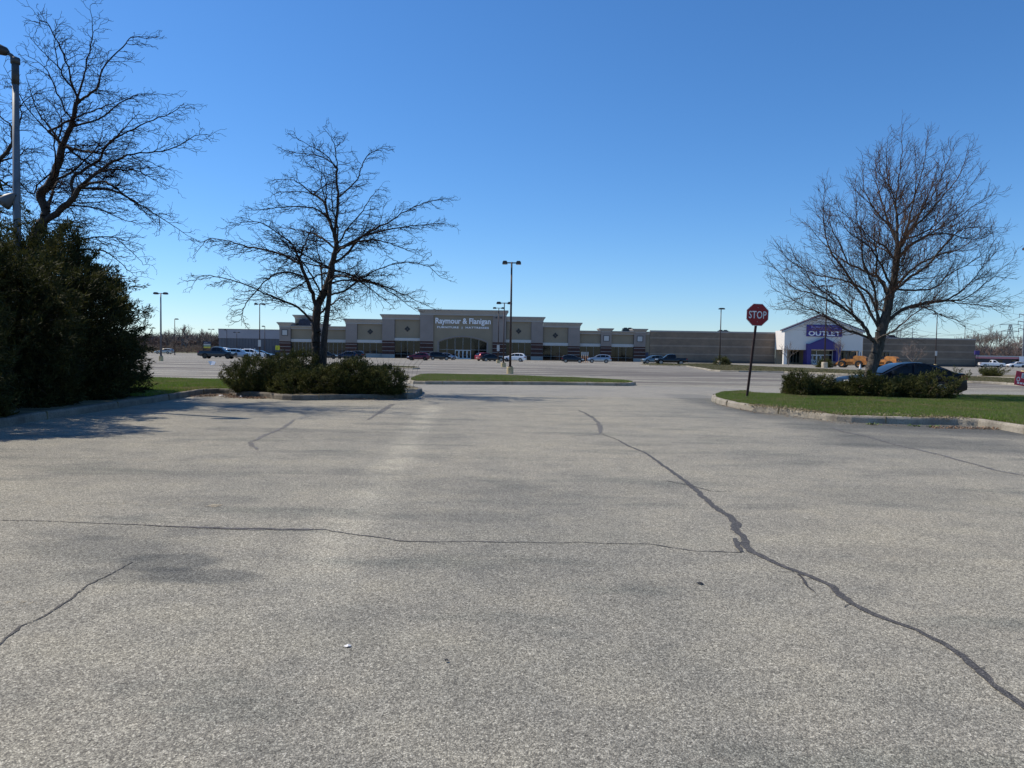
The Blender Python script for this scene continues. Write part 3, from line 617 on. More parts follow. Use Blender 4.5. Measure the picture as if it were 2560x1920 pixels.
# ---- linden on the right island
o4 = (1880, 280); s4 = .3736; Y4 = 28.3
L4 = [([(770, 1900), (780, 1780), (820, 1659), (858, 1500), (885, 1400), (920, 1250), (945, 1150), (965, 1010), (975, 940), (970, 830), (970, 700), (962, 600), (985, 430), (1000, 270), (1010, 115)], 0, None),
      ([(985, 930), (1020, 850), (1060, 680), (1090, 560), (1150, 350), (1175, 150)], .9, 1),
      ([(970, 980), (1050, 900), (1150, 840), (1270, 770), (1400, 690), (1520, 600), (1640, 540)], -1, 1),
      ([(1035, 790), (1180, 690), (1280, 570), (1400, 420), (1465, 230)], 1.2, 1), ([(1090, 740), (1200, 600), (1300, 400), (1370, 220)], -.8, 1),
      ([(890, 1430), (940, 1370), (1010, 1320), (1110, 1290), (1250, 1265), (1390, 1260), (1500, 1200), (1640, 1080), (1760, 970)], -.7, 1),
      ([(945, 1220), (1040, 1120), (1180, 1020), (1300, 880), (1420, 780), (1670, 770)], 1.4, 1),
      ([(960, 1190), (1100, 1190), (1220, 1180), (1330, 1080), (1480, 1000), (1660, 830)], -1.5, 1),
      ([(1250, 1265), (1400, 1180), (1540, 1010), (1640, 900)], .6, 1),
      ([(1010, 1320), (1150, 1310), (1280, 1370), (1450, 1420)], .8, 1), ([(1250, 1265), (1450, 1290), (1600, 1300), (1700, 1240)], .4, 1),
      ([(845, 1550), (800, 1520), (760, 1450), (700, 1380), (600, 1300), (500, 1220), (400, 1140), (330, 1020), (200, 900)], -.8, 1),
      ([(858, 1460), (790, 1340), (740, 1230), (670, 1140), (600, 1030), (520, 920), (480, 760), (485, 490)], .9, 1),
      ([(862, 1450), (820, 1300), (770, 1200), (650, 1140), (540, 1110), (400, 1080), (260, 1000), (150, 860)], 1.5, 1),
      ([(862, 1440), (830, 1250), (820, 1170), (780, 1090), (740, 960), (740, 840), (700, 700), (700, 460)], -1.5, 1),
      ([(915, 1260), (880, 1140), (790, 1080), (620, 1000), (500, 900), (340, 720)], 2.2, 1),
      ([(960, 1010), (900, 910), (820, 860), (740, 790), (640, 700), (520, 620)], -1.2, 1),
      ([(970, 830), (900, 740), (850, 700), (760, 590), (640, 490)], .8, 1), ([(962, 600), (930, 520), (860, 400), (850, 260)], .4, 1), ([(962, 600), (900, 400), (905, 175)], -.4, 1),
      ([(830, 1520), (700, 1480), (600, 1440), (450, 1350), (300, 1270), (130, 1180)], .3, 1), ([(600, 1300), (420, 1230), (260, 1180), (120, 1020)], -1.2, 1),
      ([(975, 700), (1060, 620), (1100, 480), (1090, 250)], -1.2, 1), ([(745, 960), (650, 850), (580, 720), (600, 540)], .8, 1), ([(870, 720), (780, 540), (760, 360)], -.7, 1), ([(1020, 850), (1200, 780), (1380, 600), (1540, 400)], -.5, 1), ([(700, 1380), (560, 1240), (380, 1130), (230, 960)], .7, 1), ([(940, 1180), (860, 1020), (780, 900), (640, 800), (560, 640)], -2.2, 1), ([(930, 1230), (1060, 1060), (1240, 960), (1420, 900), (1560, 760)], 2.2, 1), ([(970, 900), (1080, 760), (1180, 560), (1250, 330)], 1.8, 1), ([(960, 880), (880, 640), (830, 460), (830, 300)], 1.8, 1),  ([(1150, 840), (1290, 820), (1480, 860), (1640, 780)], .8, 1), ([(600, 1440), (430, 1330), (280, 1320), (200, 1320)], -.4, 1)]
pos, par = grow_tree(L4, Y4, o4, s4, 5, 'linden', .22)
rad = radii(pos, par, 0.215, 2.4, .0042)
t4 = thing('linden_tree', 'bare rounded tree with dense fine reddish twigs on the right grass island', 'tree', (13.5, Y4, 0))
finish_tree(t4, pos, par, rad, M_BARK2, M_TWIG2); print('tree4', len(pos))

# ---- small bare trees farther off: simple recursive growth
def small_tree(name, label, loc, h, wid, seed, m, depth=5, base=.12, trunk_h=.3, up=.25, thick=1.0, group=None, tip=.01):
    r = random.Random(seed); pos = [np.zeros(3)]; par = [-1]; rad = [base]
    def grow(i, d, L, rr, lev):
        k = 3; prev = i; p = pos[i]
        for j in range(k):
            d = d+np.array([r.gauss(0, .13), r.gauss(0, .13), up*.25]); d = d/np.linalg.norm(d); p = p+d*L/k; pos.append(p); par.append(prev); prev = len(pos)-1; rad.append(max(tip, rr*(1-.35*(j+1)/k)))
            if lev > 0 and j > 0:
                for _ in range(2):
                    a = np.array([r.gauss(0, 1), r.gauss(0, 1), r.gauss(.1, .5)]); a -= a.dot(d)*d; a /= np.linalg.norm(a)+1e-6
                    dd = d*math.cos(.75)+a*math.sin(.75)*(wid if lev == depth else 1); dd /= np.linalg.norm(dd); grow(prev, dd, L*r.uniform(.55, .8), rr*.55, lev-1)
    grow(0, np.array([0, 0, 1.]), h*trunk_h*1.1, base, 0); i = len(pos)-1
    for q in range(6):
        a = q/6*6.28+r.random(); el = r.uniform(.5, 1.3) if q else 1.5
        grow(i-(q % 2), np.array([math.cos(a)*math.cos(el)*wid, math.sin(a)*math.cos(el)*wid, math.sin(el)]), h*.36, base*.6, depth-1)
    P = np.array(pos); P[:, 2] *= h/P[:, 2].max(); P[:, :2] *= .5*h*wid/max(1e-3, np.abs(P[:, :2]).max())
    t = thing(name, label, 'tree', loc, 0, group); tubes_np(P, np.array(par), np.array(rad)*thick, base*.55, 'trunk', 'crown', m, m, t); return t
def gx(px, Y): return PX(px, Y)
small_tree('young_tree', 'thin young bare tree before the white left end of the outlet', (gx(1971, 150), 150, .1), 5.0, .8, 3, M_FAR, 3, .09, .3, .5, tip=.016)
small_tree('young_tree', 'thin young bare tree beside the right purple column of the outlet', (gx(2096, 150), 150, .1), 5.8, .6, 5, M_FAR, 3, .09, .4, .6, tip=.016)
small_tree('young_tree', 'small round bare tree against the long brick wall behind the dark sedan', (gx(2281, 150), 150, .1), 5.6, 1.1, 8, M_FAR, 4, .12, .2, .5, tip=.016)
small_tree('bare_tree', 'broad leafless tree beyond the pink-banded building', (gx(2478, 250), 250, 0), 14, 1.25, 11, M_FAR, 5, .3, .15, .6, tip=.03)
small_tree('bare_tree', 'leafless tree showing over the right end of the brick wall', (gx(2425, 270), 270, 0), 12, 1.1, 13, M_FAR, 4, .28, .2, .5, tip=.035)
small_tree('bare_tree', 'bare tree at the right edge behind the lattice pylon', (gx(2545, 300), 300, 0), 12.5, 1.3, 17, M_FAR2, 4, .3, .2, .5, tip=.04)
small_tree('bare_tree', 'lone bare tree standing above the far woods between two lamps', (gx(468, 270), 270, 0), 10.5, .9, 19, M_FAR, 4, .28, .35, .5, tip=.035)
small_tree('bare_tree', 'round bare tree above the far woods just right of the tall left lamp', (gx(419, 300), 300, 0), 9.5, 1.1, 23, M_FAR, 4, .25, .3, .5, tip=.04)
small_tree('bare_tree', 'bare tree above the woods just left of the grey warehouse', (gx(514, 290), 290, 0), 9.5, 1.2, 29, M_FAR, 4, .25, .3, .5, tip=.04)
# woods that read as one mass
def woods(name, label, x0, x1, y0, y1, h, n, seed, m, m2):
    r = np.random.default_rng(seed); X = r.uniform(x0, x1, n); Y = r.uniform(y0, y1, n); H = h*r.uniform(.65, 1.05, n)
    k = 60; P = np.repeat(np.stack([X, Y, np.zeros(n)], 1), k, 0); HH = np.repeat(H, k)
    t = r.uniform(.05, .75, n*k); P[:, 2] = HH*t; D = r.normal(size=(n*k, 3))*[.8, .8, .35]+[0, 0, .75]; D /= np.linalg.norm(D, axis=1)[:, None]
    Ln = HH*r.uniform(.15, .42, n*k); Ln = np.minimum(Ln, (HH-P[:, 2])/np.maximum(D[:, 2], .2)); V, F = blades(P, D, Ln, HH*r.uniform(.012, .03, n*k))
    tag(np_mesh(name, V, F, None, mats=[m, m2], mi=r.integers(0, 2, len(F))), label, 'woods', kind='stuff')
M_W1 = mat('wood_grey', (.12, .10, .09), .95, 0, .3, .03); M_W2 = mat('wood_red', (.15, .095, .075), .95, 0, .3, .03); M_W3 = mat('scrub_tan', (.20, .165, .11), .95, 0, .3, .05)
woods('distant_woods', 'band of bare brown woods along the horizon at the left', -220, -120, 300, 400, 9.0, 900, 3, M_W1, M_W2)
woods('distant_scrub', 'low tan and reddish scrub in front of the left woods', -160, -100, 245, 262, 3.2, 420, 4, M_W3, M_W2)
woods('distant_woods', 'bare brown woods behind the pink-banded building at the right', 175, 330, 330, 420, 10.5, 900, 5, M_W1, M_W2)
woods('distant_scrub', 'reddish brush right behind the pink-banded building', 160, 240, 262, 285, 6.0, 420, 6, M_W1, M_W2)

# ============================================================ HEDGE AND JUNIPERS
M_HEDGE = leaf_mat('yew_foliage', [(.25, (.014, .018, .006)), (.48, (.034, .040, .010)), (.64, (.080, .078, .020)), (.82, (.15, .13, .045))], .75, 1.3, .30, 6)
M_HSTEM = mat('yew_stem', (.10, .065, .04), .9)
M_JUN = leaf_mat('juniper_foliage', [(.30, (.020, .024, .007)), (.47, (.052, .060, .014)), (.61, (.105, .105, .025)), (.78, (.17, .14, .05))], .8, 3.2, .18, 6)
M_JDEAD = mat('juniper_deadwood', (.14, .095, .065), .9, 0, .3, 3)
def shrub(name, label, cat, loc, rx, ry, h, n, k, seed, m, md, leafL=(.08, .16), leafW=.02, sprayL=.30, lump=.22, dead=.06, droop=0., top=1.0, flare=0., group=None, inner=.35, under=.25):
    r = np.random.default_rng(seed)
    lumps = r.normal(size=(26, 3)); lumps[:, 2] = np.abs(lumps[:, 2]); lumps /= np.linalg.norm(lumps, axis=1)[:, None]; la = r.uniform(-.4, 1, 26)
    U = r.normal(size=(n, 3)); U /= np.linalg.norm(U, axis=1)[:, None]; U[:, 2] = np.abs(U[:, 2])*1.15-.15
    pw = U.copy(); pw /= np.linalg.norm(pw, axis=1)[:, None]; bump_ = (np.exp(-(1-pw @ lumps.T)*14)*la).sum(1)
    rr = (1-lump)+lump*1.4*bump_; rr *= np.where(r.random(n) < inner, r.uniform(.35, .9, n), r.uniform(.88, 1.03, n))
    # boxy super-ellipsoid, so the sides stand up
    q = (np.abs(pw)**2.6).sum(1)**(-1/2.6); C = pw*(rr*q)[:, None]; zz = C[:, 2]; C = C*[rx, ry, 1]; C[:, 2] = (zz*.5+.5)*h if under is None else np.clip(zz, -.08, 2)*h
    wide = 1+flare*(C[:, 2:3]/h-.3); C[:, :2] *= wide; C[:, 2] = np.maximum(C[:, 2], .03)
    ax = pw*[1, 1, .7]+r.normal(size=(n, 3))*.35+[0, 0, .35-droop]; ax /= np.linalg.norm(ax, axis=1)[:, None]
    P = np.repeat(C, k, 0); A = np.repeat(ax, k, 0); t = r.uniform(-.6, 1, n*k)[:, None]; D = A+r.normal(size=(n*k, 3))*.55; D /= np.linalg.norm(D, axis=1)[:, None]
    P = P+A*t*sprayL+r.normal(size=(n*k, 3))*.035; L = r.uniform(*leafL, n*k); P[:, 2] = np.maximum(P[:, 2], .01)
    V, F = blades(P, D, L, L*0+leafW*r.uniform(.6, 1.4, n*k))
    t_ = thing(name, label, cat, loc, r.uniform(0, .4), group); mi = np.zeros(len(F), int)
    fo = np_mesh('foliage', V, F, m, t_)
    nd = int(n*dead); mb = MB().mat(md); pr = random.Random(seed)
    for _ in range(max(5, nd//6)):
        a = pr.uniform(0, 6.28); e = pr.uniform(.15, 1.2); p0 = Vector((pr.uniform(-.25, .25)*rx, pr.uniform(-.25, .25)*ry, .0)); f_ = pr.uniform(.6, .97)
        p2 = Vector((math.cos(a)*math.cos(e)*rx*f_, math.sin(a)*math.cos(e)*ry*f_, math.sin(e)*h*f_)); p1 = p0.lerp(p2, .5)+Vector((0, 0, -.08*h))
        mb.tube([p0, p1, p2], [.02*max(1, rx), .013, .005], 5, False)
    mb.build('stems', t_)['kind'] = 'stuff'
    if nd:
        i = r.integers(0, n, nd); P = np.repeat(C[i]*[.93, .93, .8], 8, 0)+r.normal(size=(nd*8, 3))*.08; D = np.repeat(ax[i], 8, 0)+r.normal(size=(nd*8, 3))*.7; D /= np.linalg.norm(D, axis=1)[:, None]
        P[:, 2] = np.maximum(P[:, 2], .02); V, F = blades(P, D, r.uniform(.08, .30, nd*8), np.full(nd*8, .010)); np_mesh('dead_twigs', V, F, md, t_)['kind'] = 'stuff'
    return t_
HG = 'tall evergreens making the hedge at the left kerb'
hed = [(-13.35, 22.6, 1.75, 1.7, 4.05, 'right-hand end evergreen of the dark hedge, overhanging the grass strip'), (-12.5, 20.2, 1.8, 1.7, 4.3, 'dark hedge evergreen second from its right end'),
       (-12.5, 17.6, 1.9, 1.8, 4.35, 'olive-topped hedge evergreen in front of the tall bare tree'), (-12.2, 15.0, 1.7, 1.8, 4.3, 'hedge evergreen at the foot of the grey lamp post'),
       (-12.1, 12.4, 1.7, 1.8, 3.9, 'nearest hedge evergreen, cut off by the left edge of the photo'), (-16.2, 20.4, 1.7, 1.8, 3.9, 'rear evergreen filling the hedge behind the front row'), (-11.3, 9.7, 1.8, 1.7, 5.6, 'unseen hedge evergreen just outside the left edge, added to cast the shadow farther'), (-11.1, 7.2, 1.6, 1.6, 5.2, 'unseen hedge evergreen nearest the viewer, added to lengthen the shadow on the lot')]  # last two stand unseen outside the frame, added tall for a longer shadow
for i, (x, y, rx, ry, h, lab) in enumerate(hed):
    shrub('evergreen_shrub', lab, 'hedge', (x, y, .12), rx, ry, h, 2600, 34, 40+i, M_HEDGE, M_HSTEM, (.08, .18), .026, .22, .30, .06, .1, group=HG, inner=.45)
JG = 'junipers round the foot of the twin-stemmed tree'
def jat(px, Y, z=.14): p = PX(px, Y); return (p, Y, z)
for i, (px, Y, rx, ry, h, lab) in enumerate(((660, 25.0, 1.30, 1.25, 1.26, 'juniper at the left end of the centre island, spilling over the leaf-strewn corner'), (780, 25.1, 1.25, 1.3, 1.42, 'tallest juniper of the centre island, in front of the forked trunk'),
        (720, 26.6, 1.3, 1.1, 1.66, 'rear juniper of the centre island, left of the forked trunk'), (878, 24.9, .90, 1.05, 1.22, 'juniper of the centre island right of the forked trunk, with brown bare gaps'), (935, 24.9, .68, .95, 1.08, 'low juniper at the right end of the centre island kerb'))):
    shrub('juniper_shrub', lab, 'shrub', jat(px, Y), rx*.90, ry*.9, h*.62, 900, 40, 60+i, M_JUN, M_JDEAD, (.05, .12), .022, .15, .34, .12, 0, flare=.10, group=JG, inner=.25)
for i, (px, Y, rx, ry, h, lab) in enumerate(((2010, 27.4, 1.05, 1.0, .92, 'juniper at the left end of the right island, nearest the stop sign'), (2115, 27.5, .95, 1.0, .80, 'juniper just left of the linden trunk'),
        (2180, 26.9, .8, .9, .74, 'low juniper in front of the linden trunk'), (2248, 27.0, .90, 1.0, .88, 'tallest juniper on the right island, in front of the sedan doors'), (2290, 27.0, .66, .85, .66, 'juniper at the right end of the right island, before the sedan tail'))):
    shrub('juniper_shrub', lab, 'shrub', jat(px, Y, .2), rx*.93, ry*.9, h*.64, 850, 40, 80+i, M_JUN, M_JDEAD, (.05, .11), .022, .12, .34, .12, 0, flare=.18, group='junipers beside the linden', inner=.4)
shrub('juniper_shrub', 'lone wide-spreading juniper on the far right traffic strip', 'shrub', (PX(2478, 72), 72, .1), .95, .8, .62, 500, 12, 95, M_JUN, M_JDEAD, (.10, .2), .035, .30, .3, .05, 0, flare=.7)
shrub('juniper_shrub', 'small shrub at the foot of the single-headed lamp by the brick wall', 'shrub', (PX(1808, 128), 128, .05), 1.2, 1.0, 1.3, 300, 12, 97, M_JUN, M_JDEAD, (.15, .3), .06, .5, .3, .05, 0)
shrub('round_shrub', 'dark round shrub behind the concrete lamp base before the outlet', 'shrub', (PX(2060, 127), 127, .05), 1.3, 1.1, 1.2, 300, 12, 98, M_JUN, M_JDEAD, (.15, .3), .06, .4, .2, .02, 0)
# loose saplings poking from the centre junipers
mb = MB().mat(M_JDEAD); 
for i in range(9):
    x = PX(960+i*9, 25.6); z = .9; mb.tube([(x, 25.6, .3), (x+.05*i-.2, 25.6, 1.1), (x+.10*i-.3, 25.7, 1.35+.05*(i % 3))], [.006, .005, .003], 4, False)
for i in range(12):
    x = PX(830+i*4, 25.4); mb.tube([(x, 25.2, .9), (x+.02*i-.1, 25.2, 1.4), (x+.05*i-.25, 25.2, 1.62+.06*(i % 3))], [.005, .004, .003], 4, False)
tag(mb.build('bare_shoots'), 'thin bare shoots sticking up between the centre junipers', 'shoots', kind='stuff')
mb = MB().mat(mat('dandelion_green', (.09, .15, .03), .7)); r_ = random.Random(2)
for cx, cy in ((2290, 1066), (2330, 1068), (2180, 1062), (1795, 1006), (1805, 1008)):
    c = G(cx, cy)
    for i in range(26):
        a = r_.uniform(0, 6.28); L = r_.uniform(.04, .12); q = c+Vector((r_.gauss(0, .07), r_.gauss(0, .04), 0)); d = Vector((math.cos(a), math.sin(a), .5)); s = Vector((-math.sin(a), math.cos(a), 0))*.02
        mb.add([q, q+d*L*.6+s, q+d*L, q+d*L*.6-s], [(0, 1, 2, 3)])
tag(mb.build('kerb_weeds'), 'green weeds growing in the gutter of the right kerb', 'weeds', kind='stuff')
# ============================================================ BUILDINGS
M_STUCCO = mat('tan_stucco', (.275, .232, .168), .9, 0, .05, .3)
M_STONE = mat('pinkish_block', (.27, .235, .215), .9, 0, .05, .4)
M_CORN = mat('cornice_grey', (.34, .325, .305), .7, 0, .04, .4)
M_BAND = mat('white_band', (.50, .50, .49), .6, 0, .03, .4)
M_REVEAL = mat('shadow_joint', (.10, .09, .085), .9)
M_MULL = mat('aluminium_mullion', (.24, .24, .235), .5, .3)
M_WFRAME = mat('white_frame', (.75, .75, .74), .5)
M_DARK = mat('dark_metal', (.035, .036, .04), .5, .3)
M_WHITE = mat('white_lettering', (.88, .89, .92), .5, 0, .0)
M_NAVY = mat('navy_panel', (.03, .04, .09), .5)
M_PURP = mat('purple_paint', (.050, .036, .185), .6, 0, .05, .4)
M_PURPD = mat('purple_sign_face', (.045, .028, .22), .5, 0, .04, .4)
M_OWHITE = mat('outlet_white_stucco', (.74, .71, .66), .85, 0, .03, .3)
M_ROOF = mat('dark_roofing', (.05, .045, .075), .8, 0, .1, .3)
M_FLAT = mat('flat_roof', (.25, .24, .23), .9)
def brick_mat(name, c1, c2, mort, sc_=2.2, bw=.9, bh=.3, off=.5):
    m, n, b = new_mat(name); tc = N(n, 'ShaderNodeTexCoord'); mp = N(n, 'ShaderNodeMapping'); mp.inputs['Rotation'].default_value = (R(90), 0, 0)
    n.links.new(tc.outputs['Object'], mp.inputs[0]); br = N(n, 'ShaderNodeTexBrick'); br.inputs['Scale'].default_value = 1.0
    br.inputs['Brick Width'].default_value = bw; br.inputs['Row Height'].default_value = bh; br.inputs['Mortar Size'].default_value = .012
    br.inputs['Color1'].default_value = (*c1, 1); br.inputs['Color2'].default_value = (*c2, 1); br.inputs['Mortar'].default_value = (*mort, 1)
    n.links.new(mp.outputs[0], br.inputs['Vector']); no = N(n, 'ShaderNodeTexNoise'); no.inputs['Scale'].default_value = .35; no.inputs['Detail'].default_value = 5
    n.links.new(tc.outputs['Object'], no.inputs['Vector'])
    n.links.new(mixc(n, 1.0, br.outputs[0], ramp(n, no.outputs[0], [(.3, (.82, .82, .84)), (.7, (1.12, 1.1, 1.08))]), 'MULTIPLY'), b.inputs['Base Color']); b.inputs['Roughness'].default_value = .9
    return m
M_BRICK = brick_mat('dark_red_brick', (.065, .027, .023), (.085, .038, .030), (.06, .035, .03), bw=.4, bh=.2)
M_BLOCK = brick_mat('brown_block', (.235, .180, .130), (.20, .155, .115), (.16, .13, .10), bw=.8, bh=.4)
M_BLOCKL = brick_mat('pale_block', (.30, .245, .19), (.28, .23, .18), (.2, .17, .14), bw=.8, bh=.4)
def glass_mat(name, col, rough=.04, sp=.36):
    m, n, b = new_mat(name); tc = N(n, 'ShaderNodeTexCoord'); no = N(n, 'ShaderNodeTexNoise'); no.inputs['Scale'].default_value = .8; no.inputs['Detail'].default_value = 4
    n.links.new(tc.outputs['Object'], no.inputs['Vector']); n.links.new(ramp(n, no.outputs[0], [(.35, tuple(c*.5 for c in col)), (.65, tuple(c*1.6 for c in col))]), b.inputs['Base Color'])
    b.inputs['Roughness'].default_value = rough; b.inputs['Specular IOR Level'].default_value = sp; return m
M_GLASS = glass_mat('shop_glass', (.007, .008, .009)); M_GLASST = glass_mat('tinted_teal_glass', (.012, .022, .022))
F_Y = 185.0
def FX(px): return BX(px, F_Y)
store = thing('furniture_store', 'long tan furniture store with stepped parapets, arched glass entrance and white lettering', 'store building', (FX(1160), F_Y, 0))
SL = Vector(store.location)
def pb(mb, name, parent=store, org=None):
    o = org or SL; o_ = mb.build(name, None); 
    for v in o_.data.vertices: v.co -= o
    o_.parent = parent; return o_
H0 = .14
def cornice(mb, x0, x1, y, z1, h=1.2, pr=.55, dep=6.0, retL=True, retR=True):
    prof = [(0, 0), (.06, .0), (.06, h*.28), (pr*.45, h*.55), (pr*.8, h*.80), (pr, h*.86), (pr, h), (-.0, h)]
    eL = 1 if retL else 0; eR = 1 if retR else 0; n = len(prof); vs = []
    for (sx, e) in ((x0, -eL), (x1, eR)): vs += [(sx+e*a, y-a, z1-h+z) for a, z in prof]
    fs = [(i, i+1, n+i+1, n+i) for i in range(n-1)]
    for k, (sx, e) in enumerate(((x0, -eL), (x1, eR))):     # side returns running back along the parapet
        if e:
            b0 = len(vs); vs += [(sx+e*a, y+dep, z1-h+z) for a, z in prof]; fs += [(k*n+i, b0+i, b0+i+1, k*n+i+1) for i in range(n-1)]
    mb.add(vs, fs); mb.box(x0-(pr if retL else 0)+.01, x1+(pr if retR else 0)-.01, y-pr+.01, y+dep, z1-.02, z1+.06)
bodies = MB().mat(M_STUCCO)
cor = MB().mat(M_CORN); st = MB().mat(M_STONE); br = MB().mat(M_BRICK); bn = MB().mat(M_BAND); stripes = MB().mat(M_CORN); jn = MB().mat(M_REVEAL); basec = MB().mat(M_CORN)
def pillar(x0, x1, y, top, bt, ch=1.2, light=None, L=True, Rr=True):
    b_ = MB().mat(M_STONE); b_.box(x0, x1, y, y+5, bt, top-ch*.9); pi = pb(b_, 'pier')
    b_ = MB().mat(M_BRICK); b_.box(x0, x1, y+.02, y+4.9, 0, bt-.002)
    for z in (bt*.87, bt*.63, bt*.40): b_.mat(M_CORN); b_.box(x0-.012, x1+.012, y-.012, y+.3, z, z+.10)
    pb(b_, 'brick_base', pi)
    b_ = MB().mat(M_CORN); b_.box(x0-.06, x1+.06, y-.06, y+.3, 0, bt*.22); pb(b_, 'plinth', pi)
    b_ = MB().mat(M_CORN); cornice(b_, x0, x1, y, top, ch, .55, 5, L, Rr); pb(b_, 'cornice', pi)
def panel(x0, x1, y, top, zb, gt, ch=1.2, diamond=True, name='', cL=False, cR=False):
    b_ = MB().mat(M_STUCCO); b_.box(x0, x1, y+.35, y+5, zb, top-ch*.9); b_.mat(M_REVEAL); b_.box(x0, x0+.09, y+.33, y+.4, gt, top-ch); b_.box(x1-.09, x1, y+.33, y+.4, gt, top-ch); w_ = pb(b_, 'wall_panel')
    b_ = MB().mat(M_BAND); b_.box(x0+.003, x1-.003, y+.15, y+1, gt, zb); pb(b_, 'white_band', w_)
    b_ = MB().mat(M_CORN); cornice(b_, x0, x1, y+.0, top, ch, .55, 5, cL, cR); pb(b_, 'cornice', w_)
wins = []
def glazing(x0, x1, y, z0, z1, nm, hz=(.62,), tint=None, name='window'):
    g = MB().mat(tint or M_GLASS); g.box(x0, x1, y, y+.06, z0, z1); w_ = pb(g, name)
    f = MB().mat(M_MULL)
    for i in range(nm+1):
        x = x0+(x1-x0)*i/nm; f.box(x-.04, x+.04, y-.08, y-.003, z0, z1)
    for z in hz: f.box(x0+.056, x1-.056, y-.062, y-.003, z, z+.08)
    f.box(x0+.056, x1-.056, y-.065, y-.003, z1-.10, z1); fo = pb(f, 'frame', w_); fo.parent = w_
    fo.data.transform(Matrix.Translation((0, 0, 0))); return w_
# bays (photo column, plane, top, underside of wall, head of glass)
A = (699.5, 727); X = FX
pillar(X(699.5), X(727), 184.6, 8.4, 3.75)
panel(X(727), X(783), 184.9, 7.6, 4.35, 3.65, .8); pillar(X(783), X(810), 184.6, 8.2, 3.75); panel(X(810), X(865.5), 184.9, 7.6, 4.35, 3.65, .8)
glazing(X(727), X(783), 185.4, .05, 3.65, 6); glazing(X(810), X(865.5), 185.4, .05, 3.65, 5)
pillar(X(865.5), X(893.5), 184.2, 9.5, 3.65, L=True, Rr=False); panel(X(893.5), X(957), 184.2, 9.5, 4.4, 3.7); glazing(X(893.5), X(957), 184.9, 1.0, 3.7, 4, ())
b_ = MB().mat(M_CORN); b_.box(X(893.5), X(957), 184.7, 185.2, 0, 1.0); pb(b_, 'low_wall')
pillar(X(957), X(987.4), 183.9, 10.75, 4.3, L=True, Rr=False); panel(X(987.4), X(1051.2), 183.9, 10.75, 5.0, 4.35); glazing(X(987.4), X(1051.2), 184.6, .05, 4.35, 4, (1.0,))
pillar(X(1051.5), X(1084.2), 183.4, 12.1, 4.3, 1.35, L=True, Rr=False)
pillar(X(1231.2), X(1264), 183.4, 12.1, 4.3, 1.35, L=False, Rr=True)
panel(X(1264.2), X(1327), 183.9, 10.65, 5.0, 4.3); pillar(X(1327), X(1356), 183.9, 10.65, 4.3, L=False, Rr=True); glazing(X(1264.2), X(1327), 184.6, .05, 4.3, 4, (1.0,))
panel(X(1356.2), X(1419), 184.2, 9.4, 4.4, 3.7); pillar(X(1419), X(1448), 184.2, 9.4, 3.65, L=False, Rr=True); glazing(X(1356.2), X(1419), 184.9, .05, 3.7, 3, (1.0,))
panel(X(1448.2), X(1500.8), 184.9, 7.5, 4.35, 3.65, .8); pillar(X(1500.8), X(1527.2), 184.6, 8.15, 3.75, .95)
panel(X(1527.2), X(1583.6), 184.9, 7.5, 4.35, 3.65, .8); pillar(X(1583.6), X(1612), 184.6, 8.15, 3.75, .95)
glazing(X(1448.2), X(1500.8), 185.4, .05, 3.65, 3, (.9,)); glazing(X(1527.2), X(1583.6), 185.4, .05, 3.65, 3, (.9,))
# rear parapet block and roof slab
b_ = MB().mat(M_STUCCO); b_.box(X(1612), X(1623.7), 185.2, 190, 0, 7.0); w_ = pb(b_, 'end_wall'); b_ = MB().mat(M_CORN); cornice(b_, X(1612), X(1623.7), 185.2, 7.5, .7, .3, 4, False, False); pb(b_, 'cornice', w_)
b_ = MB().mat(M_STUCCO); b_.box(X(724)+.1, X(757), 189.2, 196, 3, 9.6); w_ = pb(b_, 'roof_tower'); b_ = MB().mat(M_CORN); cornice(b_, X(724)+.1, X(757), 189.2, 10.5, 1.1, .55, 5); pb(b_, 'cornice', w_)
# centre panel with its segmental arch
xL, xR = X(1084.2), X(1231.2); aL, aR = X(1097.7), X(1217.3); yC = 183.75; top = 12.1-1.2
cx = (aL+aR)/2; hw = (aR-aL)/2; zs, za = 4.2, 5.45; rad_ = (hw*hw+(za-zs)**2)/(2*(za-zs))
def arch(x): return za-rad_+math.sqrt(max(0, rad_*rad_-(x-cx)**2))
xs = [xL, aL-.001]+[aL+(aR-aL)*i/24 for i in range(25)]+[aR+.001, xR]; vs = []; fs = []
for x in xs:
    zb = 0 if (x < aL or x > aR) else arch(x); vs += [(x, yC, zb), (x, yC, top), (x, yC+1.0, zb), (x, yC+1.0, top)]
for i in range(len(xs)-1):
    a, b_ = 4*i, 4*i+4; fs += [(a, b_, b_+1, a+1), (a, a+2, b_+2, b_)]
bodies.add(vs, fs); cornice(cor, xL, xR, 183.4, 12.1, 1.35, .55, 5, False, False)
tr = MB().mat(M_STONE)     # raised arch trim
vs = []; K = 24
for i in range(K+1):
    x = aL+(aR-aL)*i/K; z = arch(x); vs += [(x, yC-.06, z+.02), (x, yC-.06, z+.30), (x, yC, z+.30)]
tr.add(vs, [(3*i, 3*i+3, 3*i+4, 3*i+1) for i in range(K)]+[(3*i+1, 3*i+4, 3*i+5, 3*i+2) for i in range(K)])
tr.box(aL-.32, aL, yC-.06, yC, 0, zs+.15); tr.box(aR, aR+.32, yC-.06, yC, 0, zs+.15); pb(tr, 'arch_trim')
g = MB().mat(M_GLASS); vs = []; yG = yC+.62
for i in range(K+1):
    x = aL+(aR-aL)*i/K; vs += [(x, yG, .02), (x, yG, arch(x))]
g.add(vs, [(2*i, 2*i+2, 2*i+3, 2*i+1) for i in range(K)]); gw = pb(g, 'entrance_window')
f = MB().mat(M_MULL)
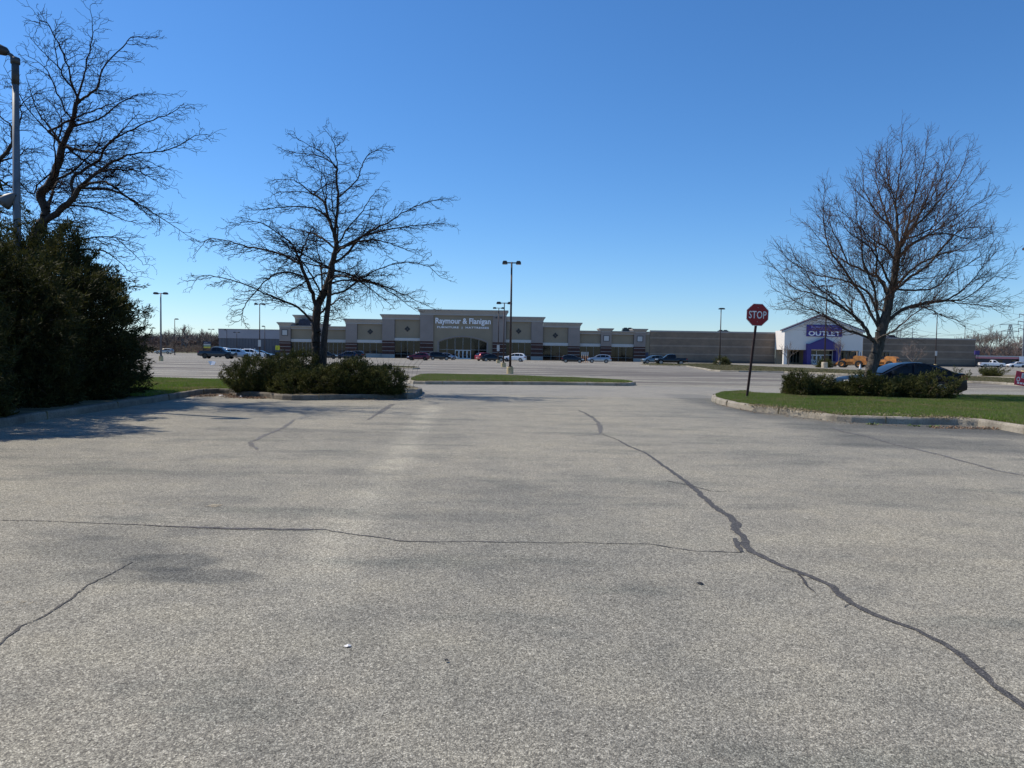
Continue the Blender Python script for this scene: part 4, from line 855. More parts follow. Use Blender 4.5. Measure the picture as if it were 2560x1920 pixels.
for t in (0, 1/6, 2/6, 3/6, 4/6, 5/6, 1):
    x = aL+.05+(aR-aL-.1)*t; f.box(x-.07, x+.07, yG-.12, yG-.004, .02, arch(x)-.02)
f.box(aL+.1, aR-.1, yG-.10, yG-.006, 2.25, 2.37)
vs = []
for i in range(K+1):
    x = aL+(aR-aL)*i/K; vs += [(x, yG-.11, arch(x)-.02), (x, yG-.11, arch(x)-.16)]
f.add(vs, [(2*i, 2*i+1, 2*i+3, 2*i+2) for i in range(K)]); fo = pb(f, 'frame', gw)
for k in range(4):
    w_ = (aR-aL)/6; x0 = aL+w_*2+k*w_/2+.05; dr = MB().mat(M_WFRAME); x1 = x0+w_/2-.06; yD = yG-.16
    dr.box(x0, x0+.13, yD, yD+.03, .03, 2.22); dr.box(x1-.13, x1, yD, yD+.03, .03, 2.22); dr.box(x0+.13, x1-.13, yD, yD+.03, 2.09, 2.22); dr.box(x0+.13, x1-.13, yD, yD+.03, .03, .26)
    d_ = pb(dr, 'door'); h_ = MB().mat(M_DARK); h_.box(x0+.04, x0+.08, yD-.06, yD-.002, .9, 1.35); pb(h_, 'handle', d_)
ew_ = pb(bodies, 'arch_wall'); pb(cor, 'cornice', ew_)
for px, z in ((926, 6.45), (1019, 7.25), (1295.5, 7.15), (1387, 6.25)):
    d_ = MB().mat(M_DARK); x = X(px); r0 = .36; y = 184.17 if px in (1019, 1295.5) else 184.47
    for dx, dz in ((0, r0*1.05), (0, -r0*1.05), (r0*1.05, 0), (-r0*1.05, 0)):
        d_.prism([(x+dx-r0*.95, z+dz), (x+dx, z+dz-r0*.95), (x+dx+r0*.95, z+dz), (x+dx, z+dz+r0*.95)], 'y', y, y+.07)
    pb(d_, 'diamond_ornament')
for px, z in ((713, 5.9), (796.5, 5.9), (1514.5, 5.7), (1598, 5.7)):
    d_ = MB().mat(M_BAND); x = X(px); y = 184.55; d_.box(x-.62, x+.62, y-.02, y+.04, z-.62, z+.62); w_ = pb(d_, 'square_window')
    f = MB().mat(M_DARK); f.box(x-.74, x-.62, y-.05, y+.04, z-.74, z+.74); f.box(x+.62, x+.74, y-.05, y+.04, z-.74, z+.74); f.box(x-.62, x+.62, y-.05, y+.04, z+.62, z+.74); f.box(x-.62, x+.62, y-.05, y+.04, z-.74, z-.62); pb(f, 'frame', w_)
def ptext(txt, px0, px1, zb, zt, y, m, parent=store, name='lettering', org=None, Yp=F_Y, sp=1.0, emb=0):
    o = org or SL; x0, x1 = BX(px0, Yp), BX(px1, Yp)
    return text_mb(txt, (x0+x1)/2-o.x, y-o.y, (zb+zt)/2-o.z, x1-x0, zt-zb, .10, m, name, parent, None, sp, emb)
ptext('Raymour & Flanigan', 1089, 1226, 8.28, 10.12, 183.60, M_WHITE, name='shop_lettering', emb=.028)
ptext('FURNITURE  |  MATTRESSES', 1093.5, 1221.5, 7.42, 8.05, 183.62, M_WHITE, name='shop_lettering', sp=1.15, emb=.035)
# serifs on the big line: small feet under the stems of the capitals
for px in (1239.9, 1251.6):
    d_ = MB().mat(M_DARK); x = X(px); d_.box(x-.18, x+.18, 183.0, 183.4, 10.2, 10.5); pb(d_, 'flood_light')
# flat roof
rf = MB().mat(M_FLAT); rf.box(X(728), X(1640), 190.1, 236, 6.2, 6.6); rf.box(X(868), X(1446), 189.3, 230, 6.6, 8.2); rf.box(X(1053), X(1262), 188.6, 225, 8.2, 10.4); pb(rf, 'roof')
dd = MB().mat(M_NAVY); dd.box(X(1613.5), X(1621), 185.1, 185.19, .02, 2.4); pb(dd, 'service_door')
M_HVAC = mat('rooftop_green_metal', (.035, .06, .065), .6, .2, .15, 2); M_HVACN = mat('rooftop_navy_metal', (.03, .035, .06), .6, .2, .15, 2)
def hvac(name, label, px0, px1, Y, z0, z1, m, taper=.1):
    x0, x1 = BX(px0, Y), BX(px1, Y); t = thing(name, label, 'rooftop unit', ((x0+x1)/2, Y, z0)); w_ = (x1-x0)/2; h = z1-z0
    b_ = MB().mat(m); b_.box(-w_, w_, -1, 1.2, 0, h*.8); b_.build('casing', t)
    b_ = MB().mat(m); b_.box(-w_*(1-taper), w_*(1-taper), -.9, 1.1, h*.8+.003, h); [b_.box(-w_+.2+i*.5, -w_+.55+i*.5, -1.05, -1.003, h*.2, h*.6) for i in range(int(w_*2/.5)-1)]; b_.build('louvre', t)
    b_ = MB().mat(M_DARK); b_.cyl(-w_*.4, 0, h+.003, h+.18, .45, 14); b_.build('fan', t); b_ = MB().mat(M_DARK); b_.cyl(w_*.4, 0, h+.003, h+.18, .45, 14); b_.build('fan', t)
hvac('air_conditioner', 'dark blue-black rooftop unit behind the parapet at the store\'s left end', 749, 783, 188.2, 7.0, 9.4, M_HVACN)
hvac('air_conditioner', 'dark green rooftop unit between the two square-window pillars', 1554, 1581, 192, 6.6, 8.55, M_HVAC)
# ---------------- long block walls either side of the outlet
def block_wall(name, label, px0, px1, zt, y, cat='store building'):
    x0, x1 = BX(px0, F_Y), BX(px1, F_Y); t = thing(name, label, cat, ((x0+x1)/2, y, 0)); w_ = (x1-x0)/2
    b_ = MB(); zs_ = [0, 1.05, zt*.245, zt*.285, zt*.5, zt*.545, zt*.745, zt*.785, zt*.955]; 
    mats_ = [M_BLOCK, M_BLOCK, M_BLOCKL, M_BLOCK, M_BLOCKL, M_BLOCK, M_BLOCKL, M_BLOCK]
    for i in range(8): b_.mat(mats_[i]); b_.box(-w_, w_, 0, 48, zs_[i]+(.0 if i == 0 else .001), zs_[i+1])
    b_.build('wall', t); c_ = MB().mat(M_CORN); c_.box(-w_-.05, w_+.05, -.06, .6, zt*.955+.001, zt); c_.build('coping', t)
    c_ = MB().mat(mat('dark_plinth', (.10, .085, .075), .9)); c_.box(-w_, w_, -.05, -.002, 0, .55); c_.build('plinth', t); return t
block_wall('block_building', 'long windowless brown block wall between the furniture store and the outlet', 1624, 1937, 7.9, 185.0)
block_wall('block_building', 'windowless grey-brown block wall right of the outlet, behind the sedan', 2155.5, 2437, 7.05, 185.0)
hvac('air_conditioner', 'low dark unit on the block roof behind the single-headed lamp', 1791, 1820, 192, 7.4, 8.35, M_HVAC, .25)
hvac('air_conditioner', 'dark unit on the roof just right of the linden trunk', 2214, 2234, 200, 6.8, 8.0, M_HVACN, .25)
# ---------------- outlet
yo = 178.6; scale_ = yo/F_Y
def OX(px): return BX(px, yo)
outlet = thing('outlet_store', 'white gabled outlet store with purple portal and purple sign', 'store building', (OX(2056), yo, 0)); OL = Vector(outlet.location)
def ob(mb, name, parent=outlet): return pb(mb, name, parent, OL)
xa, xb = OX(1959.5), OX(2155.2); xp = OX(2052); ze, zp, zu = 8.25, 11.95, 3.55
wl = MB().mat(M_OWHITE)
wl.add([(xa, yo, zu), (xb, yo, zu), (xb, yo, ze), (xp, yo, zp), (xa, yo, ze), (xa, yo+6.4, zu), (xb, yo+6.4, zu), (xb, yo+6.4, ze), (xp, yo+6.4, zp), (xa, yo+6.4, ze)],
       [(0, 1, 2, 3, 4), (0, 4, 9, 5), (1, 6, 7, 2), (0, 5, 6, 1)]); ob(wl, 'wall')
rf = MB().mat(M_ROOF); ov = .35
for s_, xe in ((-1, xa), (1, xb)):
    xe2 = xe+s_*ov; ze2 = ze-ov*(zp-ze)/abs(xp-xe); rf.add([(xe2, yo-.3, ze2+.03), (xp, yo-.3, zp+.03), (xp, yo+2.2, zp+.03), (xe2, yo+2.2, ze2+.03), (xe2, yo-.3, ze2+.26), (xp, yo-.3, zp+.26), (xp, yo+2.2, zp+.26), (xe2, yo+2.2, ze2+.26)],
        [(0, 1, 5, 4), (4, 5, 6, 7), (0, 4, 7, 3), (0, 3, 2, 1), (3, 7, 6, 2)])
ob(rf, 'roof')
fas = MB().mat(M_BAND)
for s_, xe in ((-1, xa), (1, xb)):
    fas.add([(xe+s_*ov, yo-.34, ze-.55), (xp, yo-.34, zp-.32), (xp, yo-.34, zp+.03), (xe+s_*ov, yo-.34, ze-.12)], [(0, 1, 2, 3)])
ob(fas, 'rake_board')
colm = MB().mat(M_OWHITE); colm.box(xa-.05, xa+.75, yo+.1, yo+.9, 0, zu-.002); ob(colm, 'column'); colm = MB().mat(M_OWHITE); colm.box(xb-.8, xb-.05, yo+.1, yo+.9, 0, zu-.002); ob(colm, 'column')
rw = MB().mat(M_STUCCO); rw.box(xa+.1, xb-.1, 184.2, 184.9, 0, zu+.3); ob(rw, 'recessed_wall')
for q0, q1 in ((1975, 1998), (2104, 2140)):
    g = MB().mat(M_GLASST); g.box(BX(q0, 184), BX(q1, 184), 184.12, 184.19, .4, 3.2); w_ = ob(g, 'window'); f = MB().mat(M_MULL)
    for i in range(4): x = BX(q0, 184)+(BX(q1, 184)-BX(q0, 184))*i/3; f.box(x-.05, x+.05, 184.05, 184.11, .4, 3.2)
    ob(f, 'frame', w_)
p = MB().mat(M_PURP); x0, x1 = OX(2013.6), OX(2096.5); xm = OX(2056.5); yp = yo-.9
p.prism([(x0, zu+.15), (x1, zu+.15), (x1, 5.0), (x1-1.0, 5.0), (xm, 6.45), (x0+.9, 5.05), (x0, 5.05)], 'y', yp, yo-.02)
p.box(x0, x0+.95, yp, yo+1.5, 0, zu+.148); p.box(x1-1.1, x1, yp, yo+1.5, 0, zu+.148); ob(p, 'portal')
eg = MB().mat(M_PURPD); eg.prism([(x0+.9, 5.05), (xm, 6.45), (x1-1.0, 5.0), (x1-1.0, 5.12), (xm, 6.60), (x0+.9, 5.17)], 'y', yp-.14, yp+.3); ob(eg, 'portal_edge')
ix0, ix1 = x0+.96, x1-1.11; g = MB().mat(M_GLASS); g.box(ix0, ix1, yo+1.0, yo+1.06, .02, zu+.1); w_ = ob(g, 'entrance_window'); f = MB().mat(M_WFRAME)
for t in (0, .33, .66, 1): x = ix0+.06+(ix1-ix0-.12)*t; f.box(x-.06, x+.06, yo+.86, yo+.99, .02, zu+.1)
f.box(ix0, ix1, yo+.84, yo+.855, zu-.1, zu+.12); f.box(ix0+.1, ix1-.1, yo+.87, yo+.99, 2.35, 2.47); ob(f, 'frame', w_)
W3 = (ix1-ix0)*.66/6*1.0
for k in range(4):    # white-panelled doors with round and arrow graphics
    w4 = (ix1-ix0)*.66/4; a0 = ix0+k*w4+.08; a1 = a0+w4-.1; d_ = MB().mat(M_WFRAME); y = yo+.80
    d_.box(a0, a0+.12, y, y+.04, .03, 2.33); d_.box(a1-.12, a1, y, y+.04, .03, 2.33); d_.box(a0+.12, a1-.12, y, y+.04, 2.2, 2.33); d_.box(a0+.12, a1-.12, y, y+.04, .03, .2)
    if k in (1, 2): d_.box(a0+.12, a1-.12, y+.01, y+.035, .2, 1.15)
    dr = ob(d_, 'door'); gph = MB().mat(M_NAVY if k in (1, 2) else M_WFRAME); c_ = ((a0+a1)/2, .7 if k in (1, 2) else 1.0); Q = 18; r1, r2 = (.36, .17) if k in (1, 2) else (.48, .34)
    vs = [(c_[0]+math.cos(i/Q*6.2832)*r_, y-.006, c_[1]+math.sin(i/Q*6.2832)*r_) for r_ in (r1, r2) for i in range(Q)]; gph.add(vs, [(i, (i+1) % Q, Q+(i+1) % Q, Q+i) for i in range(Q)])
    if k in (0, 3): gph.add([(c_[0]-.30, y-.008, c_[1]), (c_[0]+.02, y-.008, c_[1]+.26), (c_[0]+.02, y-.008, c_[1]+.09), (c_[0]+.3, y-.008, c_[1]+.09), (c_[0]+.3, y-.008, c_[1]-.09), (c_[0]+.02, y-.008, c_[1]-.09), (c_[0]+.02, y-.008, c_[1]-.26)], [(0, 1, 2, 3, 4, 5, 6)])
    ob(gph, 'door_graphic', dr)
sx0, sx1 = OX(2013.4), OX(2101.6); sz0, sz1 = 6.82, 9.62
s_ = MB().mat(M_PURPD); s_.box(sx0, sx1, yo-.22, yo-.02, sz0, sz1); sg = ob(s_, 'shop_sign')
def stext(txt, a, b_, z0, z1, sp=1, emb=0, m=M_WHITE):
    t = text_mb(txt, (a+b_)/2-OL.x, yo-.26-OL.y, (z0+z1)/2, b_-a, z1-z0, .06, m, 'sign_lettering', sg, None, sp, emb)
W_ = sx1-sx0; M_LIL = mat('lilac_lettering', (.35, .33, .62), .5)
stext('Raymour & Flanigan', sx0+W_*.13, sx0+W_*.88, 8.62, 9.42, 1, .01, M_LIL); stext('FURNITURE | MATTRESS', sx0+W_*.15, sx0+W_*.86, 8.28, 8.48, 1.1, 0, M_LIL); stext('OUTLET', sx0+W_*.05, sx0+W_*.95, 6.98, 8.12, 1.05, .03)
# ---------------- grey warehouse at the left
yw = 226.; x0, x1 = BX(547, yw), BX(700, yw)+3; wh = thing('warehouse', 'grey metal-clad warehouse left of the furniture store', 'warehouse', ((x0+x1)/2, yw, 0)); w_ = (x1-x0)/2
M_WH1 = mat('warehouse_pale', (.33, .325, .35), .7, 0, .04, .2); M_WH2 = mat('warehouse_grey', (.105, .115, .135), .6, 0, .05, .2); M_WH3 = mat('warehouse_rib', (.075, .08, .10), .6)
b_ = MB().mat(M_WH2); b_.box(-w_, w_, 0, 16, 0, 4.9); b_.build('wall', wh); b_ = MB().mat(M_WH1); b_.box(-w_-.1, w_, -.12, 16, 4.903, 7.6); b_.build('fascia', wh)
b_ = MB().mat(M_WH3); [b_.box(-w_+i*.9, -w_+i*.9+.12, -.07, -.003, 0, 4.88) for i in range(1, int(2*w_/.9))]; b_.build('wall_ribs', wh)
b_ = MB().mat(M_FLAT); b_.box(-w_-.2, w_, -.2, 16, 7.603, 7.75); b_.build('coping', wh)
for i in (3, 6, 9): b_ = MB().mat(M_WH3); b_.box(-w_+i*2*w_/12, -w_+i*2*w_/12+1.3, -.1, -.004, .02, 2.6); b_.build('door', wh)
# ---------------- low pink-banded building at the right
yl = 205.; x0 = BX(2438, yl)-1; x1 = BX(2600, yl)+14; lo = thing('low_building', 'low dark building with a long pink fascia behind the white pickup', 'shop building', ((x0+x1)/2, yl, 0)); w_ = (x1-x0)/2
b_ = MB().mat(mat('charcoal_siding', (.055, .06, .075), .7, 0, .1, .3)); b_.box(-w_, w_, 0, 9, 0, 2.25); b_.build('wall', lo)
b_ = MB().mat(mat('pink_fascia', (.62, .25, .28), .6, 0, .05, .3)); b_.box(-w_-.1, w_, -.5, 9, 2.253, 2.75); b_.build('fascia', lo)
b_ = MB().mat(M_BAND); b_.box(-w_-.15, w_, -.6, 9, 2.753, 3.05); b_.build('roof_edge', lo)
b_ = MB().mat(M_WHITE); xx = BX(2545, yl)-(x0+x1)/2; b_.box(xx-.2, xx+2.4, -.70, -.62, 1.5, 2.9); b_.build('shop_sign', lo)
for i in range(5): b_ = MB().mat(M_GLASS); b_.box(-w_+6+i*5, -w_+8.5+i*5, -.06, -.003, .7, 1.9); b_.build('window', lo)
bx = MB().mat(M_PURP); q = thing('purple_sign_box', 'small purple box sign at the right end of the brick wall', 'sign', (BX(2441, 183), 183, 0)); bx.box(-.55, .55, -.2, .2, 3.1, 4.1); bx.build('sign_box', q); pl = MB().mat(M_DARK); pl.cyl(-.3, 0, 0, 3.1, .06, 8); pl.cyl(.3, 0, 0, 3.1, .06, 8); pl.build('posts', q)
dk_ = thing('dumpster', 'dark refuse container in the shade beyond the brick wall\'s end', 'container', (BX(2440, 196), 196, 0)); b_ = MB().mat(M_DARK); b_.prism([(-1.1, .15), (1.1, .15), (1.3, 1.5), (-1.3, 1.7)], 'y', -.8, .8); b_.build('bin', dk_); b_ = MB().mat(M_NAVY); b_.prism([(-1.32, 1.72), (1.32, 1.52), (1.32, 1.6), (-1.32, 1.8)], 'y', -.85, .85); b_.build('lid', dk_)
# ============================================================ VEHICLES
M_TYRE = mat('tyre_rubber', (.018, .018, .018), .85); M_RIM = mat('alloy_rim', (.5, .5, .52), .3, .8); M_RIMD = mat('dark_rim', (.06, .06, .06), .4, .6)
M_CGLASS = glass_mat('car_glass', (.010, .012, .014), .02, .38); M_TRIM = mat('black_trim', (.02, .02, .02), .5)
M_HEAD = mat('headlight_lens', (.75, .78, .8), .15, .2); M_TAIL = mat('tail_light_lens', (.25, .01, .012), .2); M_PLATE = mat('number_plate', (.65, .6, .4), .5)
PAINT = {}
def paint(name, c, met=.4, rough=.28, coat=.6, spec=None):
    if name not in PAINT: PAINT[name] = mat(name, c, rough, met, .03, 1.5, coat=coat, spec=spec)
    return PAINT[name]
def interp(P, x):
    if x <= P[0][0]: return P[0][1]
    for a, b in zip(P, P[1:]):
        if x <= b[0]: return a[1]+(b[1]-a[1])*(x-a[0])/(b[0]-a[0])
    return P[-1][1]
KIND = {
 # lengths from the nose: top of lower body (hood, belt, tail), roof line, axles, side windows
 'sedan': dict(L=4.9, W=1.86, sill=.20, r=.345, ax=(.95, 3.80), deck=[(0, .60), (.06, .70), (.35, .78), (1.0, .86), (1.55, .93), (2.4, .93), (3.6, .95), (4.45, 1.02), (4.78, 1.02), (4.86, .95), (4.9, .60)],
   roof=[(1.42, .92), (1.75, 1.10), (2.15, 1.30), (2.5, 1.405), (2.85, 1.445), (3.2, 1.43), (3.6, 1.35), (4.0, 1.22), (4.3, 1.09), (4.52, 1.00)],
   wins=[[(1.70, .97), (2.62, .98), (2.68, 1.37), (2.42, 1.35), (2.12, 1.23)], [(2.72, .98), (3.52, .99), (3.62, 1.28), (3.3, 1.36), (2.78, 1.385)], [(3.60, 1.0), (4.02, 1.02), (3.95, 1.12), (3.70, 1.25)]], ws=(1.50, 2.42), rw=(4.46, 3.62)),
 'suv': dict(L=4.6, W=1.86, sill=.26, r=.36, ax=(.86, 3.60), deck=[(0, .62), (.05, .85), (.3, .95), (1.0, 1.03), (1.25, 1.05), (3.0, 1.06), (4.4, 1.08), (4.55, 1.0), (4.6, .62)],
   roof=[(1.08, 1.04), (1.5, 1.30), (1.85, 1.50), (2.2, 1.60), (2.8, 1.66), (3.5, 1.64), (4.05, 1.56), (4.3, 1.40), (4.48, 1.15), (4.55, 1.05)],
   wins=[[(1.55, 1.10), (2.42, 1.11), (2.46, 1.53), (2.12, 1.50), (1.80, 1.36)], [(2.50, 1.11), (3.36, 1.12), (3.40, 1.54), (2.54, 1.56)], [(3.45, 1.13), (4.10, 1.16), (3.98, 1.44), (3.48, 1.53)]], ws=(1.15, 2.05), rw=(4.5, 4.1)),
 'hatch': dict(L=4.3, W=1.80, sill=.20, r=.33, ax=(.84, 3.45), deck=[(0, .55), (.05, .70), (.3, .82), (.95, .93), (1.2, .95), (3.0, .97), (4.1, 1.0), (4.25, .9), (4.3, .55)],
   roof=[(1.02, .94), (1.5, 1.20), (1.85, 1.38), (2.2, 1.47), (2.8, 1.50), (3.4, 1.46), (3.8, 1.36), (4.05, 1.18), (4.2, 1.0)],
   wins=[[(1.45, .99), (2.35, 1.0), (2.38, 1.40), (2.1, 1.38), (1.72, 1.20)], [(2.42, 1.0), (3.2, 1.02), (3.25, 1.38), (2.46, 1.42)], [(3.28, 1.03), (3.75, 1.08), (3.6, 1.28), (3.30, 1.36)]], ws=(1.1, 2.0), rw=(4.14, 3.82)),
 'pickup': dict(L=5.75, W=1.98, sill=.38, r=.41, ax=(1.0, 4.55), deck=[(0, .70), (.05, 1.02), (.3, 1.10), (1.5, 1.18), (3.6, 1.18), (3.66, 1.20), (5.6, 1.20), (5.7, 1.16), (5.75, .70)],
   roof=[(1.45, 1.17), (1.85, 1.50), (2.2, 1.78), (2.5, 1.88), (3.1, 1.90), (3.5, 1.86), (3.62, 1.70), (3.68, 1.19)],
   wins=[[(1.90, 1.24), (2.66, 1.24), (2.70, 1.74), (2.42, 1.72), (2.12, 1.54)], [(2.74, 1.24), (3.48, 1.24), (3.48, 1.70), (2.78, 1.75)]], ws=(1.55, 2.32), rw=(3.68, 3.62), bed=(3.8, 5.6)),
 'cab_pickup': dict(L=5.75, W=1.98, sill=.38, r=.40, ax=(1.0, 4.55), deck=[(0, .70), (.05, 1.00), (.3, 1.10), (1.5, 1.16), (3.0, 1.16), (3.06, 1.20), (5.6, 1.20), (5.7, 1.16), (5.75, .70)],
   roof=[(1.45, 1.15), (1.85, 1.48), (2.2, 1.76), (2.5, 1.84), (2.8, 1.84), (2.98, 1.75), (3.06, 1.18)],
   wins=[[(1.95, 1.24), (2.78, 1.24), (2.78, 1.70), (2.42, 1.70), (2.15, 1.54)]], ws=(1.55, 2.32), rw=(3.06, 2.99), bed=(3.2, 5.6)),
 'wagon': dict(L=4.8, W=1.80, sill=.20, r=.33, ax=(.92, 3.65), deck=[(0, .55), (.05, .66), (.4, .78), (1.2, .88), (1.5, .92), (3.5, .95), (4.6, .98), (4.75, .9), (4.8, .55)],
   roof=[(1.40, .91), (1.9, 1.18), (2.25, 1.38), (2.6, 1.44), (3.4, 1.46), (4.1, 1.42), (4.45, 1.22), (4.65, 1.0)],
   wins=[[(1.85, .97), (2.65, .98), (2.68, 1.36), (2.45, 1.36), (2.1, 1.2)], [(2.72, .98), (3.5, 1.0), (3.5, 1.37), (2.76, 1.38)], [(3.56, 1.0), (4.35, 1.02), (4.2, 1.30), (3.56, 1.36)]], ws=(1.5, 2.35), rw=(4.6, 4.25)),
}
def car(kind, name, label, cat, loc, rz, col, dark_rims=False, S=1.0, group=None, steps=46, rimr=.66, trimlow=False):
    """x runs from nose (+L/2) to tail (-L/2)"""
    K = KIND[kind]; L = K['L']; W = K['W']/2; X_ = lambda s: L/2-s
    t = thing(name, label, cat, loc, rz, group); t.scale = (S, S, S)
    xs = sorted(set([round(L*i/steps, 4) for i in range(steps+1)]+[p[0] for p in K['deck']]+[a+d for a in K['ax'] for d in (-K['r']-.07, -K['r']-.04, -.3, -.15, 0, .15, .3, K['r']+.04, K['r']+.07)]))
    vs = []; n = 0; ra = K['r']+.06
    for s in xs:
        top_ = interp(K['deck'], s); f = min(1, (s+.02)/.75); f2 = min(1, (L-s+.02)/.6); w_ = W*(.80+.20*math.sin(min(1, f)*1.5708))*(.88+.12*math.sin(min(1, f2)*1.5708))
        sill = K['sill']+max(0, .10-(s)*.3)+max(0, .14-(L-s)*.3); bo = sill
        for a in K['ax']:
            if abs(s-a) < ra: bo = max(bo, K['r']+math.sqrt(ra*ra-(s-a)**2))
        bo = min(bo, top_-.12); zm = max(sill+(top_-sill)*.42, bo+.02); zh = max(sill+(top_-sill)*.80, zm+.03)
        half = [(w_*.72, sill), (w_*.965, bo), (w_, zm), (w_*.985, min(zh, top_-.03)), (w_*.90, top_-.005), (w_*.62, top_+.012), (0, top_+.03)]
        ring = [(0, sill)]+half; ring += [(-y, z) for y, z in half[:-1]][::-1]; n = len(ring); vs += [(X_(s), y, z) for y, z in ring]
    m = len(xs); fs = [(i*n+k, i*n+(k+1) % n, (i+1)*n+(k+1) % n, (i+1)*n+k) for i in range(m-1) for k in range(n)]+[tuple(range(n))[::-1], tuple(range((m-1)*n, m*n))]
    body = MB().mat(col); body.add(vs, fs)
    # greenhouse
    Rf = K['roof']; rs = sorted(set([Rf[0][0]+(Rf[-1][0]-Rf[0][0])*i/22 for i in range(23)]+[p[0] for p in Rf])); vs = []; k_ = .36; wb = W*.90
    def gy(z, bz): return wb-(z-bz)*k_
    for s in rs:
        r_ = interp(Rf, s); bz = interp(K['deck'], s)-.02; r_ = max(r_, bz+.012); zz = bz+(r_-bz)*.80; y1 = gy(zz, bz)
        half = [(wb, bz), (y1, zz), (max(.2, y1-.10), r_-.012), (y1*.45, r_+.012), (0, r_+.018)]; ring = half+[(-y, z) for y, z in half[:-1]][::-1]; n = len(ring); vs += [(X_(s), y, z) for y, z in ring]
    m = len(rs); body.add(vs, [(i*n+k, i*n+k+1, (i+1)*n+k+1, (i+1)*n+k) for i in range(m-1) for k in range(n-1)]+[tuple(range(n))[::-1], tuple(range((m-1)*n, m*n))])
    bo_ = body.build('body', t, smooth=True)
    try: bo_.data.set_sharp_from_angle(angle=R(32))
    except Exception: pass
    for P in K['wins']:
        for sgn in (-1, 1):
            g = MB().mat(M_CGLASS); vs = [(X_(s), sgn*(gy(z, interp(K['deck'], s)-.02)+.014), z) for s, z in P]; vs2 = [(x, y-sgn*.02, z) for x, y, z in vs]; q = len(vs)
            g.add(vs+vs2, [tuple(range(q)) if sgn < 0 else tuple(range(q))[::-1]]+[(i, (i+1) % q, q+(i+1) % q, q+i) for i in range(q)]); g.build('side_window', t)
    for (a, b_), nm in ((K['ws'], 'windshield'), (K['rw'], 'rear_window')):
        g = MB().mat(M_CGLASS); vs = []; N_ = 8; ds = -1 if nm == 'windshield' else 1
        for i in range(N_+1):
            s = a+(b_-a)*i/N_; bz = interp(K['deck'], s)-.02; r_ = max(interp(Rf, s), bz+.03); y = max(.25, gy(bz+(r_-bz)*.80, bz)-.16)
            if abs(b_-a) < .3: r_ = 1.24+(max(p[1] for p in Rf)-.18-1.24)*i/N_; y = .62
            off = .030; vs += [(X_(s+ds*off*.7), -y, r_+off*.7), (X_(s+ds*off), -y*.5, r_+off), (X_(s+ds*off), y*.5, r_+off), (X_(s+ds*off*.7), y, r_+off*.7)]
        g.add(vs, [(4*i+j, 4*i+j+1, 4*i+j+5, 4*i+j+4) for i in range(N_) for j in range(3)]); g.build(nm, t, smooth=True)
    for a in K['ax']:
        for sgn in (-1, 1):
            y0 = sgn*(W-.215); y1 = sgn*(W-.012); x = X_(a); r = K['r']; wh_ = thing('wheel', None, None); wh_.parent = t; wh_.location = (x, 0, r)
            pr = [(y0, r*.80), (y0, r*.97), (y0+(y1-y0)*.12, r), (y0+(y1-y0)*.88, r), (y1, r*.96), (y1, r*rimr)]; Q = 22
            for sub, prof, mm in (('tyre', pr, M_TYRE), ('rim', None, M_RIMD if dark_rims else M_RIM)):
                b_ = MB().mat(mm)
                if prof:
                    vs = [(math.cos(i/Q*6.2832)*rr, yy, math.sin(i/Q*6.2832)*rr) for yy, rr in prof for i in range(Q)]
                    b_.add(vs, [(j*Q+i, j*Q+(i+1) % Q, (j+1)*Q+(i+1) % Q, (j+1)*Q+i) for j in range(len(prof)-1) for i in range(Q)]+[tuple(range(Q))])
                else:
                    ye = y1-sgn*.02; yi = y1-sgn*.07; rr = r*rimr
                    vs = [(math.cos(i/Q*6.2832)*q, yy, math.sin(i/Q*6.2832)*q) for yy, q in ((ye, rr*1.0), (ye, rr*.86), (yi, rr*.82)) for i in range(Q)]
                    b_.add(vs, [(j*Q+i, j*Q+(i+1) % Q, (j+1)*Q+(i+1) % Q, (j+1)*Q+i) for j in range(2) for i in range(Q)])
                    for s5 in range(5):
                        an = s5*1.2566; ca, sa = math.cos(an), math.sin(an)
                        def pp(u, v, yy): return (u*ca-v*sa, yy, u*sa+v*ca)
                        b_.add([pp(.02, -rr*.17, ye), pp(rr*.9, -rr*.10, ye), pp(rr*.9, rr*.10, ye), pp(.02, rr*.17, ye)], [(0, 1, 2, 3)])
                    b_.mat(M_TRIM); b_.add([(math.cos(i/Q*6.2832)*rr*.84, yi-sgn*.002, math.sin(i/Q*6.2832)*rr*.84) for i in range(Q)], [tuple(range(Q))])
                b_.build(sub, wh_, smooth=(sub == 'tyre'))
    hz = interp(K['deck'], .12)
    for sgn in (-1, 1):
        b_ = MB().mat(M_HEAD); b_.prism([(X_(-.012), hz-.20), (X_(-.012), hz-.06), (X_(.50), hz-.02), (X_(.42), hz-.15)], 'y', sgn*(W*.80), sgn*(W*.985)) if False else b_.add(
            [(X_(.02)+.02, sgn*W*.50, hz-.17), (X_(.02)+.02, sgn*W*.50, hz-.05), (X_(.10)+.03, sgn*W*.86, hz-.18), (X_(.10)+.03, sgn*W*.86, hz-.03), (X_(.46), sgn*W*1.004, hz-.12), (X_(.46), sgn*W*.995, hz-.0)], [(0, 1, 3, 2), (2, 3, 5, 4)])
        b_.build('headlight', t)
        tz = interp(K['deck'], L-.15); b_ = MB().mat(M_TAIL)
        b_.add([(X_(L-.0)-.02, sgn*W*.48, tz-.22), (X_(L-.0)-.02, sgn*W*.48, tz-.08), (X_(L-.03)-.02, sgn*W*.90, tz-.26), (X_(L-.03)-.02, sgn*W*.90, tz-.06), (X_(L-.34), sgn*W*1.004, tz-.22), (X_(L-.34), sgn*W*.998, tz-.08)], [(0, 1, 3, 2), (2, 3, 5, 4)]); b_.build('tail_light', t)
